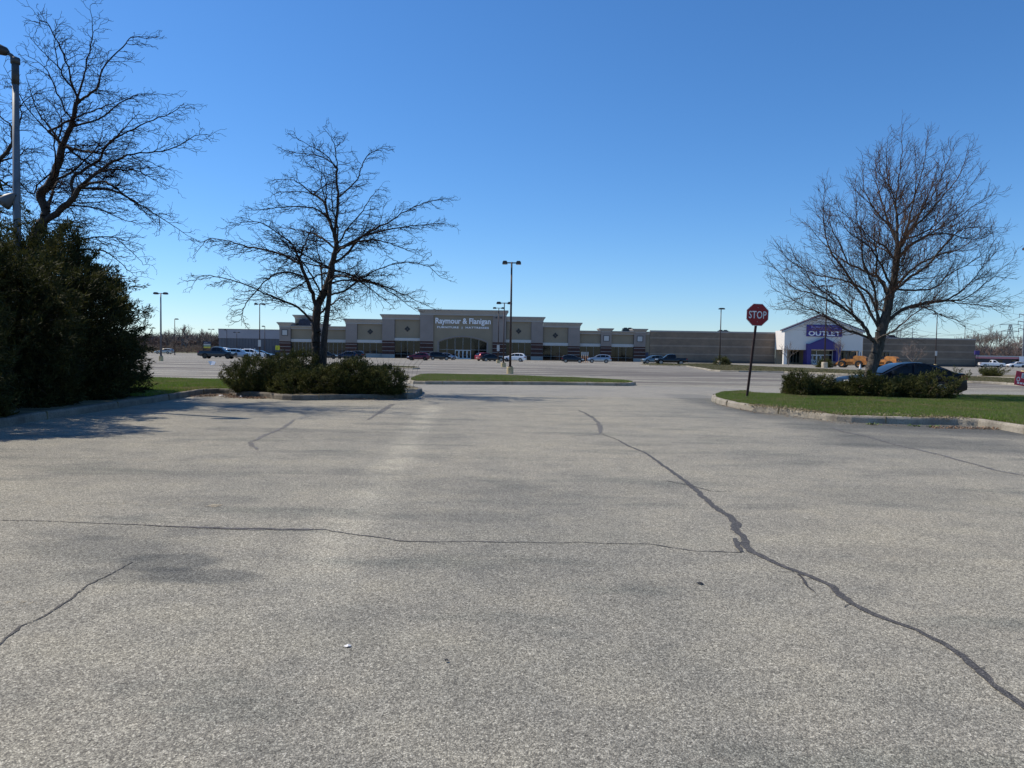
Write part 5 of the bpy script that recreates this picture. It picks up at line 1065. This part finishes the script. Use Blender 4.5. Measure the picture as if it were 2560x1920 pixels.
        mx = K['wins'][0][0][0]+.12; mz = K['wins'][0][0][1]; b_ = MB().mat(col); b_.rbox((X_(mx), sgn*(W+.08), mz+.06), (.12, .20, .13), Matrix.Identity(3)); b_.build('side_mirror', t)
        s1_, s2_ = K['ax'][0]+K['r']+.15, K['ax'][1]-K['r']-.15; b_ = MB().mat(M_TRIM)
        b_.rbox(((X_(s1_)+X_(s2_))/2, sgn*(W*.955), K['sill']+.045), (s2_-s1_, .06, .11), Matrix.Identity(3)); b_.build('sill_trim', t)
        for w_ in K['wins'][:2]:
            xh = X_(w_[1][0]-.12); b_ = MB().mat(col); b_.rbox((xh, sgn*(W+.008), w_[0][1]-.12), (.17, .03, .03), Matrix.Identity(3)); b_.build('door_handle', t)
    # door shut lines as thin dark recess strips
    b_ = MB().mat(M_TRIM)
    for w_ in K['wins'][:2]:
        s_ = w_[1][0]+.05; za_ = w_[1][1]-.08; zb_ = K['sill']+.14
        for sgn in (-1, 1):
            for j in range(6):
                za2 = za_+(zb_-za_)*j/6; zb2 = za_+(zb_-za_)*(j+1)/6; b_.rbox((X_(s_), sgn*(W*.993), (za2+zb2)/2), (.012, .022, abs(za2-zb2)), Matrix.Identity(3))
    b_.build('door_gaps', t)
    b_ = MB().mat(M_TRIM); b_.rbox((X_(-.01), 0, hz-.30), (.06, W*1.2, .16), Matrix.Identity(3)); b_.build('grille', t)
    b_ = MB().mat(M_PLATE); b_.rbox((X_(L)-.02, 0, K['sill']+.36), (.03, .36, .16), Matrix.Identity(3)); b_.build('number_plate', t)
    if 'bed' in K:
        b_ = MB().mat(M_TRIM); a, c_ = K['bed']; b_.box(X_(c_), X_(a), -W*.80, W*.80, K['deck'][-4][1]+.0, K['deck'][-4][1]+.036) ; b_.build('cargo_bed', t)
    return t
P_NAVY = paint('deep_navy_paint', (.003, .004, .008), .0, .35, .06, .22); P_SLATE = paint('slate_blue_paint', (.022, .03, .042)); P_WHITE = paint('white_paint', (.84, .84, .84), 0); P_ICE = paint('ice_blue_paint', (.42, .50, .58), .4)
P_BLACK = paint('black_paint', (.008, .009, .012), .3); P_MAR = paint('maroon_paint', (.10, .006, .022), .4); P_RED = paint('red_paint', (.30, .012, .02), .3); P_SILV = paint('silver_blue_paint', (.36, .40, .44), .6)
P_BEIGE = paint('champagne_paint', (.45, .43, .37), .4); P_GREEN = paint('grey_teal_paint', (.13, .18, .20), .5); P_BLUE = paint('dark_blue_paint', (.012, .02, .045), .4)
Rt, Lf = 0.0, math.pi       # facing right / facing left in the photo
def at(px, Y, z=0): return (PX(px, Y), Y, z)
sed = car('sedan', 'sedan', 'dark navy fastback sedan behind the junipers on the right island', 'car', at(2243, 31.5), Lf+R(-2), P_NAVY, S=1.0, steps=80)
CG = 'cars parked in the far lot'
for a in (
 ('pickup', 'pickup_truck', 'slate blue crew-cab pickup left of the junipers, nearest of the left group', 'pickup truck', at(544, 118), Rt+R(3), P_SLATE, True),
 ('suv', 'parked_suv', 'pale blue SUV tucked behind the nose of the slate pickup', 'car', at(596, 124), Rt+R(6), P_ICE, True),
 ('suv', 'parked_suv', 'white SUV partly hidden by the top of the centre junipers', 'car', at(630, 131), Rt+R(4), P_WHITE, True),
 ('sedan', 'parked_car', 'dark car whose roof shows behind the white SUV near the junipers', 'car', at(652, 139), Rt, P_BLACK, True),
 ('suv', 'parked_suv', 'white vehicle seen over the bed and cab of the slate pickup', 'car', at(565, 137), Rt, P_WHITE, True, 1.12),
 ('wagon', 'station_wagon', 'pale beige wagon far off beside the tall left lamp', 'car', at(411, 196), Lf, P_BEIGE, False, 1.0),
 ('hatch', 'parked_car', 'dark car just right of the forked trunk', 'car', at(816, 140), Rt+R(10), P_BLACK, True),
 ('hatch', 'parked_car', 'dark blue car nose-left in front of the store\'s left windows', 'car', at(866, 146), Lf+R(8), P_BLUE, True),
 ('suv', 'parked_suv', 'black SUV behind the dark blue car before the left windows', 'car', at(884, 151), Lf+R(-6), P_BLACK, False),
 ('hatch', 'parked_car', 'maroon hatchback left of the entrance arch', 'car', at(1047, 139), Lf+R(-5), P_MAR, True),
 ('suv', 'parked_suv', 'black SUV between the maroon hatchback and the entrance doors', 'car', at(1098, 150), Lf+R(-172), P_BLACK, False),
 ('hatch', 'parked_car', 'grey car half hidden beside the black SUV by the entrance', 'car', at(1118, 160), Rt+R(20), P_SILV, False),
 ('suv', 'parked_suv', 'red SUV at an angle right of the entrance doors', 'car', at(1216, 147), Rt+R(38), P_RED, False),
 ('sedan', 'parked_car', 'black car with bright wheels in front of the red SUV', 'car', at(1232, 141), Rt+R(6), P_BLACK, False),
 ('suv', 'parked_suv', 'white SUV behind the two central lamp posts', 'car', at(1286, 143), Lf+R(-10), P_WHITE, False),
 ('hatch', 'parked_car', 'black hatchback left of the four orange-footed posts', 'car', at(1432, 140), Rt+R(-8), P_BLACK, False),
 ('suv', 'parked_suv', 'silver-blue SUV right of the four orange-footed posts', 'car', at(1498, 143), Lf+R(-4), P_SILV, False),
 ('suv', 'parked_suv', 'grey-teal SUV half behind the black pickup', 'car', at(1632, 146), Lf+R(10), P_GREEN, False),
 ('pickup', 'pickup_truck', 'black crew-cab pickup in front of the long block wall', 'pickup truck', at(1677, 133), Lf+R(-4), P_BLACK, False),
 ('cab_pickup', 'pickup_truck', 'white single-cab pickup in front of the pink-banded building', 'pickup truck', at(2478, 182), Rt+R(-12), P_WHITE, False),
 ('hatch', 'parked_car', 'white car at the right edge beside the white pickup', 'car', at(2539, 190), Lf, P_WHITE, True),
): car(a[0], a[1], a[2], a[3], a[4], a[5], a[6], a[7], a[8] if len(a) > 8 else 1.0, CG, steps=20)
# ---- wheel loaders
M_ORG = mat('loader_orange', (.50, .20, .045), .6, 0, .25, 1.5); M_BUCK = mat('worn_steel_bucket', (.10, .10, .10), .6, .5, .3, 2); M_TRI = mat('slow_triangle', (.6, .06, .02), .4)
def loader(label, loc, rz):
    t = thing('wheel_loader', label, 'wheel loader', loc, rz, 'wheel loaders by the outlet'); t.scale = (.92, .92, .92)   # nose along +x
    b_ = MB().mat(M_ORG); b_.prism([(-2.9, .9), (-2.9, 1.9), (-2.5, 2.25), (-1.0, 2.35), (-.6, 2.1), (-.6, .8), (-1.2, .6), (-2.5, .6)], 'y', -.75, .75); b_.build('engine_hood', t)
    b_ = MB().mat(M_ORG); b_.prism([(-3.1, .65), (-3.1, 1.3), (-2.85, 1.35), (-2.4, .65)], 'y', -1.15, 1.15); b_.box(-.6, 2.0, -.5, .5, .55, 1.15); b_.prism([(-.6, 1.15), (1.0, 1.15), (.8, 1.6), (-.6, 1.7)], 'y', -.7, .7); b_.build('chassis', t)
    b_ = MB().mat(M_DARK)
    for x in (-.75, .75):
        for y in (-.68, .68): b_.box(x-.05, x+.05, y-.05, y+.05, 1.55, 3.15)
    b_.box(-.95, .95, -.85, .85, 3.15, 3.28); b_.box(-.5, .2, -.35, .35, 1.7, 2.3); b_.box(-.6, -.45, -.35, .35, 2.3, 2.75); b_.build('cab_frame', t)
    b_ = MB().mat(M_CGLASS); b_.box(-.70, .70, -.70, -.68, 1.75, 3.1); b_.build('cab_window', t)
    b_ = MB().mat(M_DARK); b_.box(-2.96, -2.905, -.66, .66, 1.02, 1.92); b_.build('radiator_grille', t); b_ = MB().mat(M_TRI); b_.add([(-2.97, -.22, 1.42), (-2.97, .22, 1.42), (-2.97, 0, 1.78)], [(0, 1, 2)]); b_.build('warning_triangle', t)
    b_ = MB().mat(M_DARK); b_.cyl(-1.8, .3, 2.3, 3.0, .07, 8); b_.build('exhaust', t)
    for s_ in (-1, 1):
        b_ = MB().mat(M_ORG); b_.prism([(.7, 1.35), (1.1, 1.75), (2.3, 1.1), (3.0, .45), (2.8, .35), (2.0, .75), (1.0, 1.3)], 'y', s_*.42-.08, s_*.42+.08); b_.build('lift_arm', t)
    b_ = MB().mat(M_BUCK); b_.prism([(2.9, .12), (3.9, .05), (3.95, .12), (3.15, .25), (2.95, .55), (3.1, 1.05), (2.95, 1.15), (2.75, .6)], 'y', -1.25, 1.25)
    for s_ in (-1.25, 1.19): b_.prism([(2.9, .13), (3.85, .08), (3.1, 1.06), (2.78, .6)], 'y', s_+.003, s_+.057)
    b_.build('bucket', t)
    for x in (-1.7, 1.35):
        for s_ in (-1, 1):
            w_ = thing('wheel', None, None); w_.parent = t; w_.location = (x, s_*.98, .70); Q = 20; r = .70; y0, y1 = -.24, .24
            b_ = MB().mat(M_TYRE); prof = [(y0, .35), (y0, r*.92), (y0*.7, r), (y1*.7, r), (y1, r*.92), (y1, .35)]
            b_.add([(math.cos(i/Q*6.2832)*(rr+(.03 if (i % 2 and rr > .6) else 0)), yy, math.sin(i/Q*6.2832)*(rr+(.03 if (i % 2 and rr > .6) else 0))) for yy, rr in prof for i in range(Q)], [(j*Q+i, j*Q+(i+1) % Q, (j+1)*Q+(i+1) % Q, (j+1)*Q+i) for j in range(5) for i in range(Q)]); b_.build('tyre', w_)
            b_ = MB().mat(M_ORG); yy = s_*.20; b_.add([(math.cos(i/Q*6.2832)*.36, yy, math.sin(i/Q*6.2832)*.36) for i in range(Q)]+[(0, yy-s_*.1, 0)], [(i, (i+1) % Q, Q) for i in range(Q)]); b_.build('rim', w_)
    return t
loader('orange wheel loader with its bucket toward the outlet doors', (*at(2126, 132)[:2], 0), R(180-38))
loader('orange wheel loader half hidden behind the linden trunk', (*at(2207, 136)[:2], 0), R(180-52))
co = thing('traffic_cone', 'small whitish cone on the ground before the orange loader', 'cone', at(2150, 115)); b_ = MB().mat(M_WFRAME); b_.cyl(0, 0, .05, .8, .2, 12, .04); b_.build('cone', co); b_ = MB().mat(M_WFRAME); b_.box(-.25, .25, -.25, .25, 0, .05); b_.build('base', co)

# ============================================================ LAMP POSTS, SIGNS, POLES
M_POLE = mat('brown_pole', (.055, .035, .03), .55, .3, .15, 3); M_POLEG = mat('galvanised_blue_grey', (.13, .15, .17), .55, .4, .12, 3, col2=(.19, .21, .23)); M_CONC = mat('yellowed_concrete', (.50, .40, .22), .9, 0, .15, 2, .3, 30)
M_CONC2 = mat('pale_concrete', (.50, .43, .32), .9, 0, .2, 2, .3, 30); M_HEADM = mat('lamp_head_bronze', (.05, .045, .045), .5, .3); M_LENS = mat('lamp_lens', (.55, .56, .55), .2)
LG = 'parking lot lamp posts'
def lamp(label, px, Y, H, heads=2, bh=.55, br_=.28, r=.09, hw=.75, m=None, cm=None, hl=.45, rz=0, sign=None, lean=0, single_off=.45):
    m = m or M_POLE; t = thing('lamp_post', label, 'lamp post', at(px, Y), rz, LG)
    if bh: b_ = MB().mat(cm or M_CONC); b_.cyl(0, 0, 0, bh-.04, br_, 20); b_.cyl(0, 0, bh-.04, bh, br_, 20, br_*.9); b_.build('concrete_base', t, smooth=False)
    b_ = MB().mat(m); b_.tube([(0, 0, bh), (0, 0, bh+.06)], [r*2, r*2], 12); b_.tube([(0, 0, bh+.06), (lean*.5, 0, H*.5), (lean, 0, H)], [r, r*.85, r*.66], 12); b_.build('pole', t, smooth=True)
    arms = [(-1, 0), (1, 0)] if heads == 2 else [(single_off and math.copysign(1, single_off), 0)]
    for sx, _ in arms:
        b_ = MB().mat(m); x0, x1 = sorted((lean+sx*.0, lean+sx*(hw-hl*.5))); b_.box(x0, x1, -.04, .04, H-.10, H-.02); b_.build('arm', t)
        b_ = MB().mat(M_HEADM); cx_ = lean+sx*hw; b_.prism([(cx_-hl*.55, H-.16), (cx_+hl*.55, H-.16), (cx_+hl*.5, H+.0), (cx_+hl*.3, H+.08), (cx_-hl*.3, H+.08), (cx_-hl*.5, H)], 'y', -.2, .2); hd = b_.build('lamp_head', t)
        b_ = MB().mat(M_LENS); b_.box(cx_-hl*.4, cx_+hl*.4, -.15, .15, H-.185, H-.163); b_.build('lens', hd)
    if sign: b_ = MB().mat(M_BAND); b_.box(-sign[2]/2, sign[2]/2, -r-.04, -r-.01, sign[0], sign[1]); b_.build('notice_plate', t)
    return t
lamp('nearest two-headed lamp post on a yellow concrete base, in front of the entrance', 1275, 57, 8.55, bh=.52, br_=.26, r=.095, hw=.52, hl=.36)
lamp('second two-headed lamp post, just left of and behind the nearest one', 1258.5, 84, 7.3, bh=.48, br_=.28, r=.08, hw=.62, hl=.5)
lamp('farthest of the three lamps before the entrance, carrying a white notice', 1245, 118, 8.8, bh=.5, r=.09, hw=.66, hl=.5, sign=(1.9, 2.9, .42))
lamp('tall two-headed lamp at the left, between the hedge and the slate pickup', 402.5, 89, 8.15, bh=.58, br_=.26, r=.11, hw=.58, hl=.46, m=mat('faded_blue_pole', (.10, .11, .14), .5, .3))
lamp('thin single-headed lamp right of the tall left one', 437, 170, 8.3, heads=1, bh=0, r=.10, hw=.45, hl=.7, single_off=.5)
lamp('two-headed lamp rising through the lower left branches of the forked tree', 649, 110, 8.35, bh=.6, r=.085, hw=.55, hl=.42, sign=(2.0, 3.0, .42))
lamp('single-headed lamp in front of the long block wall, beside the stop sign', 1799, 128, 9.9, heads=1, bh=.85, br_=.4, r=.11, hw=.1, hl=1.0, cm=M_CONC2, single_off=.5)
lamp('tall lamp on a round concrete base before the purple portal', 2061, 123, 13.6, heads=2, bh=.95, br_=.48, r=.13, hw=.7, hl=.5, cm=M_CONC2)
lamp('lamp standing between the sedan roof and the brick wall', 2338, 140, 10.3, bh=.8, r=.10, hw=.55, hl=.45, sign=(2.4, 3.3, .4))
lamp('lamp at the right edge of the photo, only half of its head in frame', 2563, 62, 11.0, bh=.8, br_=.34, r=.12, hw=.32, hl=.55)
for lab, px, Y, H, hd in (('distant lamp above the woods at the far left', 381, 240, 8.0, 2), ('distant lamp beside the yellow-banded pylon sign', 528, 235, 7.8, 2), ('thin lamp in front of the warehouse\'s left part', 567, 205, 6.9, 1), ('short two-headed lamp before the warehouse doors', 592, 215, 6.5, 2),
    ('thin dark lamp before the warehouse just right of the branch-crossed lamp', 662, 190, 7.6, 1), ('lamp standing behind the right block wall', 2409, 205, 11.2, 1)):
    lamp(lab, px, Y, H, heads=hd, bh=0, r=.10, hw=.65 if hd == 2 else .4, hl=.6, single_off=-.5)
# grey lamp post behind the hedge
t = thing('street_lamp', 'grey street lamp rising out of the hedge, a white bell lamp on its side', 'street lamp', (-12.95, 19.4, 0)); Hh = PD(42, 150, 19.4).z; lx = PD(38, 140, 19.4).x+12.95
b_ = MB().mat(M_POLEG); b_.tube([(0, 0, 0), (lx*.5, 0, Hh*.5), (lx, 0, Hh)], [.115, .095, .075], 14); b_.build('pole', t, smooth=True)
b_ = MB().mat(mat('weathered_dark_steel', (.07, .075, .08), .6, .4, .2, 5)); b_.tube([(lx*.93, 0, Hh*.93), (lx, 0, Hh)], [.09, .085], 14); b_.tube([(lx, 0, Hh-.10), (lx, 0, Hh+.05)], [.11, .11], 14); b_.tube([(lx, 0, Hh), (lx-.10, 0, Hh+.12), (lx-.20, -.02, Hh+.17)], .045, 10); b_.build('bracket', t, smooth=True)
b_ = MB().mat(M_HEADM); c0 = Vector((lx-.17, -.02, Hh+.17)); pts = [c0, c0+Vector((-.06, 0, .03)), c0+Vector((-.26, -.02, .09)), c0+Vector((-.66, -.03, .18)), c0+Vector((-.80, -.04, .19))]; b_.tube(pts, [.06, .11, .14, .12, .05], 12); b_.build('lamp_head', t, smooth=True)
hb = PD(33, 500, 19.4); hx, hz = hb.x+12.95, hb.z; b_ = MB().mat(mat('bell_lamp_grey', (.10, .11, .12), .5)); b_.tube([(hx+.12, -.1, hz+.14), (hx+.06, -.1, hz+.10), (hx-.10, -.1, hz-.03), (hx-.20, -.1, hz-.10)], [.03, .08, .17, .20], 14); b_.build('bell_lamp', t, smooth=True)
b_ = MB().mat(M_HEADM); b_.tube([(hx+.12, -.1, hz+.12), (lx*.55, -.05, hz+.06)], .03, 8); b_.build('side_bracket', t)
# ---- stop sign
M_RED = mat('stop_sign_red', (.34, .008, .012), .55, 0, .08, 4, col2=(.30, .010, .014)); M_SWHITE = mat('stop_sign_white', (.78, .77, .76), .5); M_RUST = mat('rusty_brown_post', (.050, .024, .018), .8, .2, .3, 6); M_GALV = mat('bare_aluminium', (.35, .35, .35), .5, .6)
Ys = 25.4; bse = PD(1868, 982, Ys); topc = PD(1893.5, 787, Ys); st_ = thing('stop_sign', 'leaning red octagonal stop sign on a rusty brown post', 'stop sign', (bse.x, Ys, .15))
ax_ = Vector((topc.x-bse.x, 0, topc.z-.15)); Ln = ax_.length; ang = math.atan2(ax_.x, ax_.z); Mr = Matrix.Rotation(ang, 3, 'Y')
b_ = MB().mat(M_RUST); b_.rbox(Mr @ Vector((0, .03, Ln*.5-.05)), (.075, .05, Ln+.35), Mr); b_.build('post', st_)
Ra = .378/math.cos(R(22.5)); tilt = Matrix.Rotation(ang-R(4), 3, 'Y')
def octo(r, y0, y1, mb): 
    vs = [Mr @ Vector((0, 0, Ln))+tilt @ Vector((r*math.cos(R(22.5+45*i)), y, r*math.sin(R(22.5+45*i)))) for y in (y0, y1) for i in range(8)]
    mb.add(vs, [tuple(range(8)), tuple(range(8, 16))[::-1]]+[(i, i+8, (i+1) % 8+8, (i+1) % 8) for i in range(8)])
b_ = MB().mat(M_SWHITE); octo(Ra, -.012, -.004, b_); b_.build('border', st_); b_ = MB().mat(M_RED); octo(Ra*.955, -.018, -.0125, b_); b_.build('face', st_)
b_ = MB().mat(M_GALV); octo(Ra*.999, -.0035, .002, b_); b_.build('back_plate', st_)
cc = Mr @ Vector((0, 0, Ln)); lt = text_mb('STOP', 0, 0, 0, .60, .255, .006, M_SWHITE, 'sign_lettering', st_, None, 1.05, .008)
lt.data.transform(Matrix.Translation(cc+Vector((0, -.026, -.0))) @ tilt.to_4x4())
b_ = MB().mat(M_GALV)
for q in (-.24, .24): c_ = cc+tilt @ Vector((0, -.025, q)); b_.cyl(c_.x, -.03, c_.z-.01, c_.z+.01, .012, 8)
b_.build('bolts', st_)
# ---- yard sign at the right edge
M_YRED = mat('yard_sign_red', (.50, .03, .06), .6, 0, .1, 5); ys = thing('yard_sign', 'small tilted red and white yard sign at the right edge of the grass', 'yard sign', (PX(2562, 30.5), 30.5, 0)); c0 = PD(2556, 947, 30.5); tl = Matrix.Rotation(R(8), 3, 'Y')
lx_, lz_ = c0.x-ys.location.x, c0.z
def yb(mm, x0, x1, z0, z1, y, nm): b_ = MB().mat(mm); b_.rbox(Vector((lx_, y, lz_))+tl @ Vector(((x0+x1)/2, 0, (z0+z1)/2)), (x1-x0, .006, z1-z0), tl); return b_.build(nm, ys)
yb(M_YRED, -.30, .55, -.29, .29, 0, 'panel'); yb(M_SWHITE, -.06, .50, .02, .23, -.006, 'white_panel')
b_ = MB().mat(M_TRIM); rr_ = random.Random(4)
for r_, (z, h) in enumerate(((.155, .045), (.09, .02), (.055, .02))):
    x = -.02
    while x < .44: w_ = rr_.uniform(.02, .05); b_.rbox(Vector((lx_, -.012, lz_))+tl @ Vector((x+w_/2, 0, z)), (w_, .003, h), tl); x += w_+.014
b_.build('small_print', ys)
b_ = MB().mat(M_SWHITE); Q = 16; vs = [Vector((lx_, -.008, lz_))+tl @ Vector((-.17+math.cos(i/Q*6.28)*r_, 0, -.04+math.sin(i/Q*6.28)*r_*1.3)) for r_ in (.075, .045) for i in range(Q)]; b_.add(vs, [(i, (i+1) % Q, Q+(i+1) % Q, Q+i) for i in range(Q)])
for i in range(5): b_.rbox(Vector((lx_, -.008, lz_))+tl @ Vector((-.15+i*.13, 0, -.19)), (.095, .004, .07), tl)
b_.build('white_marks', ys); b_ = MB().mat(M_GALV); [b_.tube([(lx_+s_, .006, 0), (lx_+s_+.03, .006, lz_+.1)], .005, 5) for s_ in (0, .28)]; b_.build('wire_legs', ys)
# ---- bollard-like posts, pylon sign, yellow sign
def post(label, px, Y, H, lo_, hi, name='marker_post', r=.09, plate=0, group=None):
    t = thing(name, label, 'post', at(px, Y), 0, group); b_ = MB().mat(lo_); b_.cyl(0, 0, 0, H*.62, r, 10); b_.build('foot', t); b_ = MB().mat(hi); b_.cyl(0, 0, H*.62, H, r*.9, 10)
    b_.build('upper_sleeve', t)
    if plate: b_ = MB().mat(M_BAND); b_.box(-plate/2, plate/2, -r-.04, -r-.005, H*.70, H); b_.build('plate', t)
M_ORF = mat('faded_orange_foot', (.55, .28, .16), .8)
for i, (px, q) in enumerate(((1454.5, 'first'), (1459.5, 'second'), (1464.2, 'third'), (1469.2, 'last'))): post('%s orange-footed white-topped post from the black hatchback' % q, px, 144+i*.3, 2.1, M_ORF, M_WFRAME, plate=.24, group='four posts between the parked cars', r=.07)
for px, q in ((1040, 'left'), (1046.5, 'right')): post('%s one of two short white posts behind the maroon hatchback' % q, px, 176, 1.6, M_WFRAME, M_WFRAME, r=.1, group='white bollards at the store')
for px, q in ((601, 'leftmost'), (612, 'second'), (626, 'third'), (637, 'rightmost')): post('%s of the four white bollards before the warehouse' % q, px, 215, 1.9, M_WFRAME, M_WFRAME, r=.10, group='white bollards at the warehouse')
Yp = 205.; t = thing('pylon_sign', 'two-post pylon sign with dark header and green, white and yellow panels, behind the slate pickup', 'sign', at(518, Yp)); k = Yp/FPX
for s_ in (-1, 1): b_ = MB().mat(M_DARK); b_.box(s_*1.08-.1, s_*1.08+.1, -.1, .1, 0, 3.5+.4*(s_ < 0)); b_.build('post', t)
M_YELS = mat('sign_yellow', (.55, .48, .06), .6); M_GRS = mat('sign_green', (.22, .34, .22), .6)
for mm, z0, z1, nm in ((M_NAVY, 2.95, 3.55, 'header_panel'), (M_BAND, 2.6, 2.9, 'tenant_panel'), (M_GRS, 2.2, 2.56, 'tenant_panel'), (M_YELS, 1.75, 2.16, 'tenant_panel')): b_ = MB().mat(mm); b_.box(-.96, .96, -.08, .08, z0, z1); b_.build(nm, t)
b_ = MB().mat(M_BAND); [b_.box(-.8+i*.2, -.68+i*.2, -.1, -.083, 3.18, 3.3) for i in range(5)]; b_.build('small_print', t)
t = thing('yellow_sign', 'bright yellow box sign on a dark stand beside the store\'s left end', 'sign', at(694, 180)); b_ = MB().mat(M_NAVY); b_.box(-.5, .5, -.2, .2, 0, 1.5); b_.build('stand', t); b_ = MB().mat(mat('sign_lime_yellow', (.62, .60, .03), .5)); b_.box(-.48, .48, -.15, .15, 1.503, 2.6); b_.build('sign_box', t); b_ = MB().mat(M_TRIM); [b_.box(-.3, .25, -.17, -.153, z, z+.06) for z in (1.8, 2.0, 2.2)]; b_.build('small_print', t)
# ---- power pylon, transmission poles, wires
M_STEEL = mat('distant_steel', (.16, .17, .19), .6, .3); t = thing('lattice_pylon', 'grey lattice power pylon above the bare trees at the right', 'pylon', at(2522, 420)); b_ = MB().mat(M_STEEL); Hp = 22.5
def leg(s1_, s2_, z): w_ = 3.6*(1-z/Hp)**1.3+.5; return (s1_*w_, s2_*w_, z)
zs2 = [0, 3, 6, 9, 12, 15, 17.5, 20, Hp]
for a, c_ in ((-1, -1), (1, -1), (1, 1), (-1, 1)):
    for z0, z1 in zip(zs2, zs2[1:]): b_.tube([leg(a, c_, z0), leg(a, c_, z1)], .13, 4, False)
for z0, z1 in zip(zs2, zs2[1:]):
    for (a, c_), (d, e) in (((-1, -1), (1, -1)), ((1, -1), (1, 1)), ((1, 1), (-1, 1)), ((-1, 1), (-1, -1))): b_.tube([leg(a, c_, z0), leg(d, e, z1)], .08, 3, False); b_.tube([leg(d, e, z0), leg(a, c_, z1)], .08, 3, False); b_.tube([leg(a, c_, z1), leg(d, e, z1)], .08, 3, False)
b_.build('lattice', t)
for z, w_ in ((15, 6.2), (18.6, 5.0), (22.3, 6.0)):
    b_ = MB().mat(M_STEEL); b_.tube([(-w_, 0, z), (w_, 0, z)], .12, 4); b_.tube([(-w_, 0, z), (0, 0, z+1.0)], .08, 3); b_.tube([(w_, 0, z), (0, 0, z+1.0)], .08, 3); ca = b_.build('cross_arm', t)
    for s_ in (-1, 1): b_ = MB().mat(M_STEEL); b_.tube([(s_*w_, 0, z), (s_*(w_-.3), 0, z-1.8)], .12, 4); b_.build('insulator', ca)
def tpole(label, px, Y, H, arms, r=.2): 
    t = thing('utility_pole', label, 'utility pole', at(px, Y), 0, 'utility poles on the horizon'); b_ = MB().mat(M_STEEL); b_.tube([(0, 0, 0), (0, 0, H)], [r, r*.6], 8); b_.build('pole', t)
    for z, w_ in arms:
        b_ = MB().mat(M_STEEL); b_.tube([(-w_, 0, z+.3), (0, 0, z), (w_, 0, z+.3)], r*.4, 4); ca = b_.build('cross_arm', t)
        for s_ in (-1, 1): b_ = MB().mat(M_STEEL); b_.tube([(s_*w_, 0, z+.3), (s_*w_, 0, z-.9)], r*.4, 4); b_.build('insulator', ca)
tpole('tall pole with three pairs of arms at the right edge', 2556, 230, 17.2, ((16, 1.6), (13.8, 1.9), (11.6, 1.7)), .26)
tpole('cross-armed pole over the right block wall, left of the small tree', 2239, 330, 19, ((17, 2.2), (14, 1.6), (12.5, 1.6)), .2); tpole('thin pole just right of the cross-armed pole beside the linden', 2249.5, 330, 16, ((13.5, 1.6),), .16)
tpole('double-armed pole above the small round tree by the block wall', 2278.5, 300, 14.6, ((12.5, 1.8), (10.6, 1.6)), .18); tpole('short pole beyond the outlet roof', 2149, 300, 15, (), .12); tpole('thin pole standing among the left woods', 455, 270, 7.5, ((6.8, .9),), .16); tpole('pole behind the outlet roof right slope', 2121, 300, 16, (), .12)
b_ = MB().mat(M_STEEL)
def wire(p0, p1, sag):
    P = [Vector(p0).lerp(Vector(p1), i/14)-Vector((0, 0, sag*4*(i/14)*(1-i/14))) for i in range(15)]; b_.tube(P, .05, 3, False)
for px, z in ((2239, 17), (2239, 14), (2239, 12.5)): wire((*at(px, 330)[:2], z), (*at(2522, 420)[:2], z+3), 4); wire((*at(px, 330)[:2], z), (*at(2278.5, 300)[:2], min(z, 12.5)), .5); wire((*at(2278.5, 300)[:2], min(z, 12)), (*at(2556, 230)[:2], z-1), 3)
tag(b_.build('power_lines'), 'thin power lines strung between the poles above the right block wall', 'power lines', kind='stuff')
# ---- small litter and the gull-like scrap on the far lot
def scrap(label, px, py, s, col, name='litter_scrap', tall=.2):
    c_ = G(px, py); r_ = random.Random(int(px)); b_ = MB().mat(col); n_ = 9; vs = [(math.cos(i/n_*6.28)*s*r_.uniform(.5, 1.1), math.sin(i/n_*6.28)*s*r_.uniform(.4, .9), .004+r_.uniform(0, s*tall)) for i in range(n_)]+[(0, 0, .01+s*tall)]
    b_.add(vs, [(i, (i+1) % n_, n_) for i in range(n_)]); o = b_.build(name); o.location = c_; tag(o, label, 'litter')
scrap('small white scrap of paper alone on the foreground asphalt', 870, 1617, .022, M_SWHITE)
scrap('flattened white litter in the gutter by the right kerb', 2073, 1049, .13, M_SWHITE, tall=.15); scrap('white scrap among the leaves at the left kerb corner', 552, 992, .11, M_SWHITE, tall=.5); scrap('bright white scrap standing on the far asphalt left of the junipers', 530, 914, .36, M_SWHITE, tall=1.2)
scrap('white litter at the foot of the left juniper', 602, 994, .09, M_SWHITE, tall=.6); scrap('small dark pebble on the asphalt at lower centre', 1116, 1655, .014, M_TRIM, 'pebble', .6); scrap('dark flattened spot of debris right of centre', 1750, 1460, .03, M_TRIM, 'debris', .2)
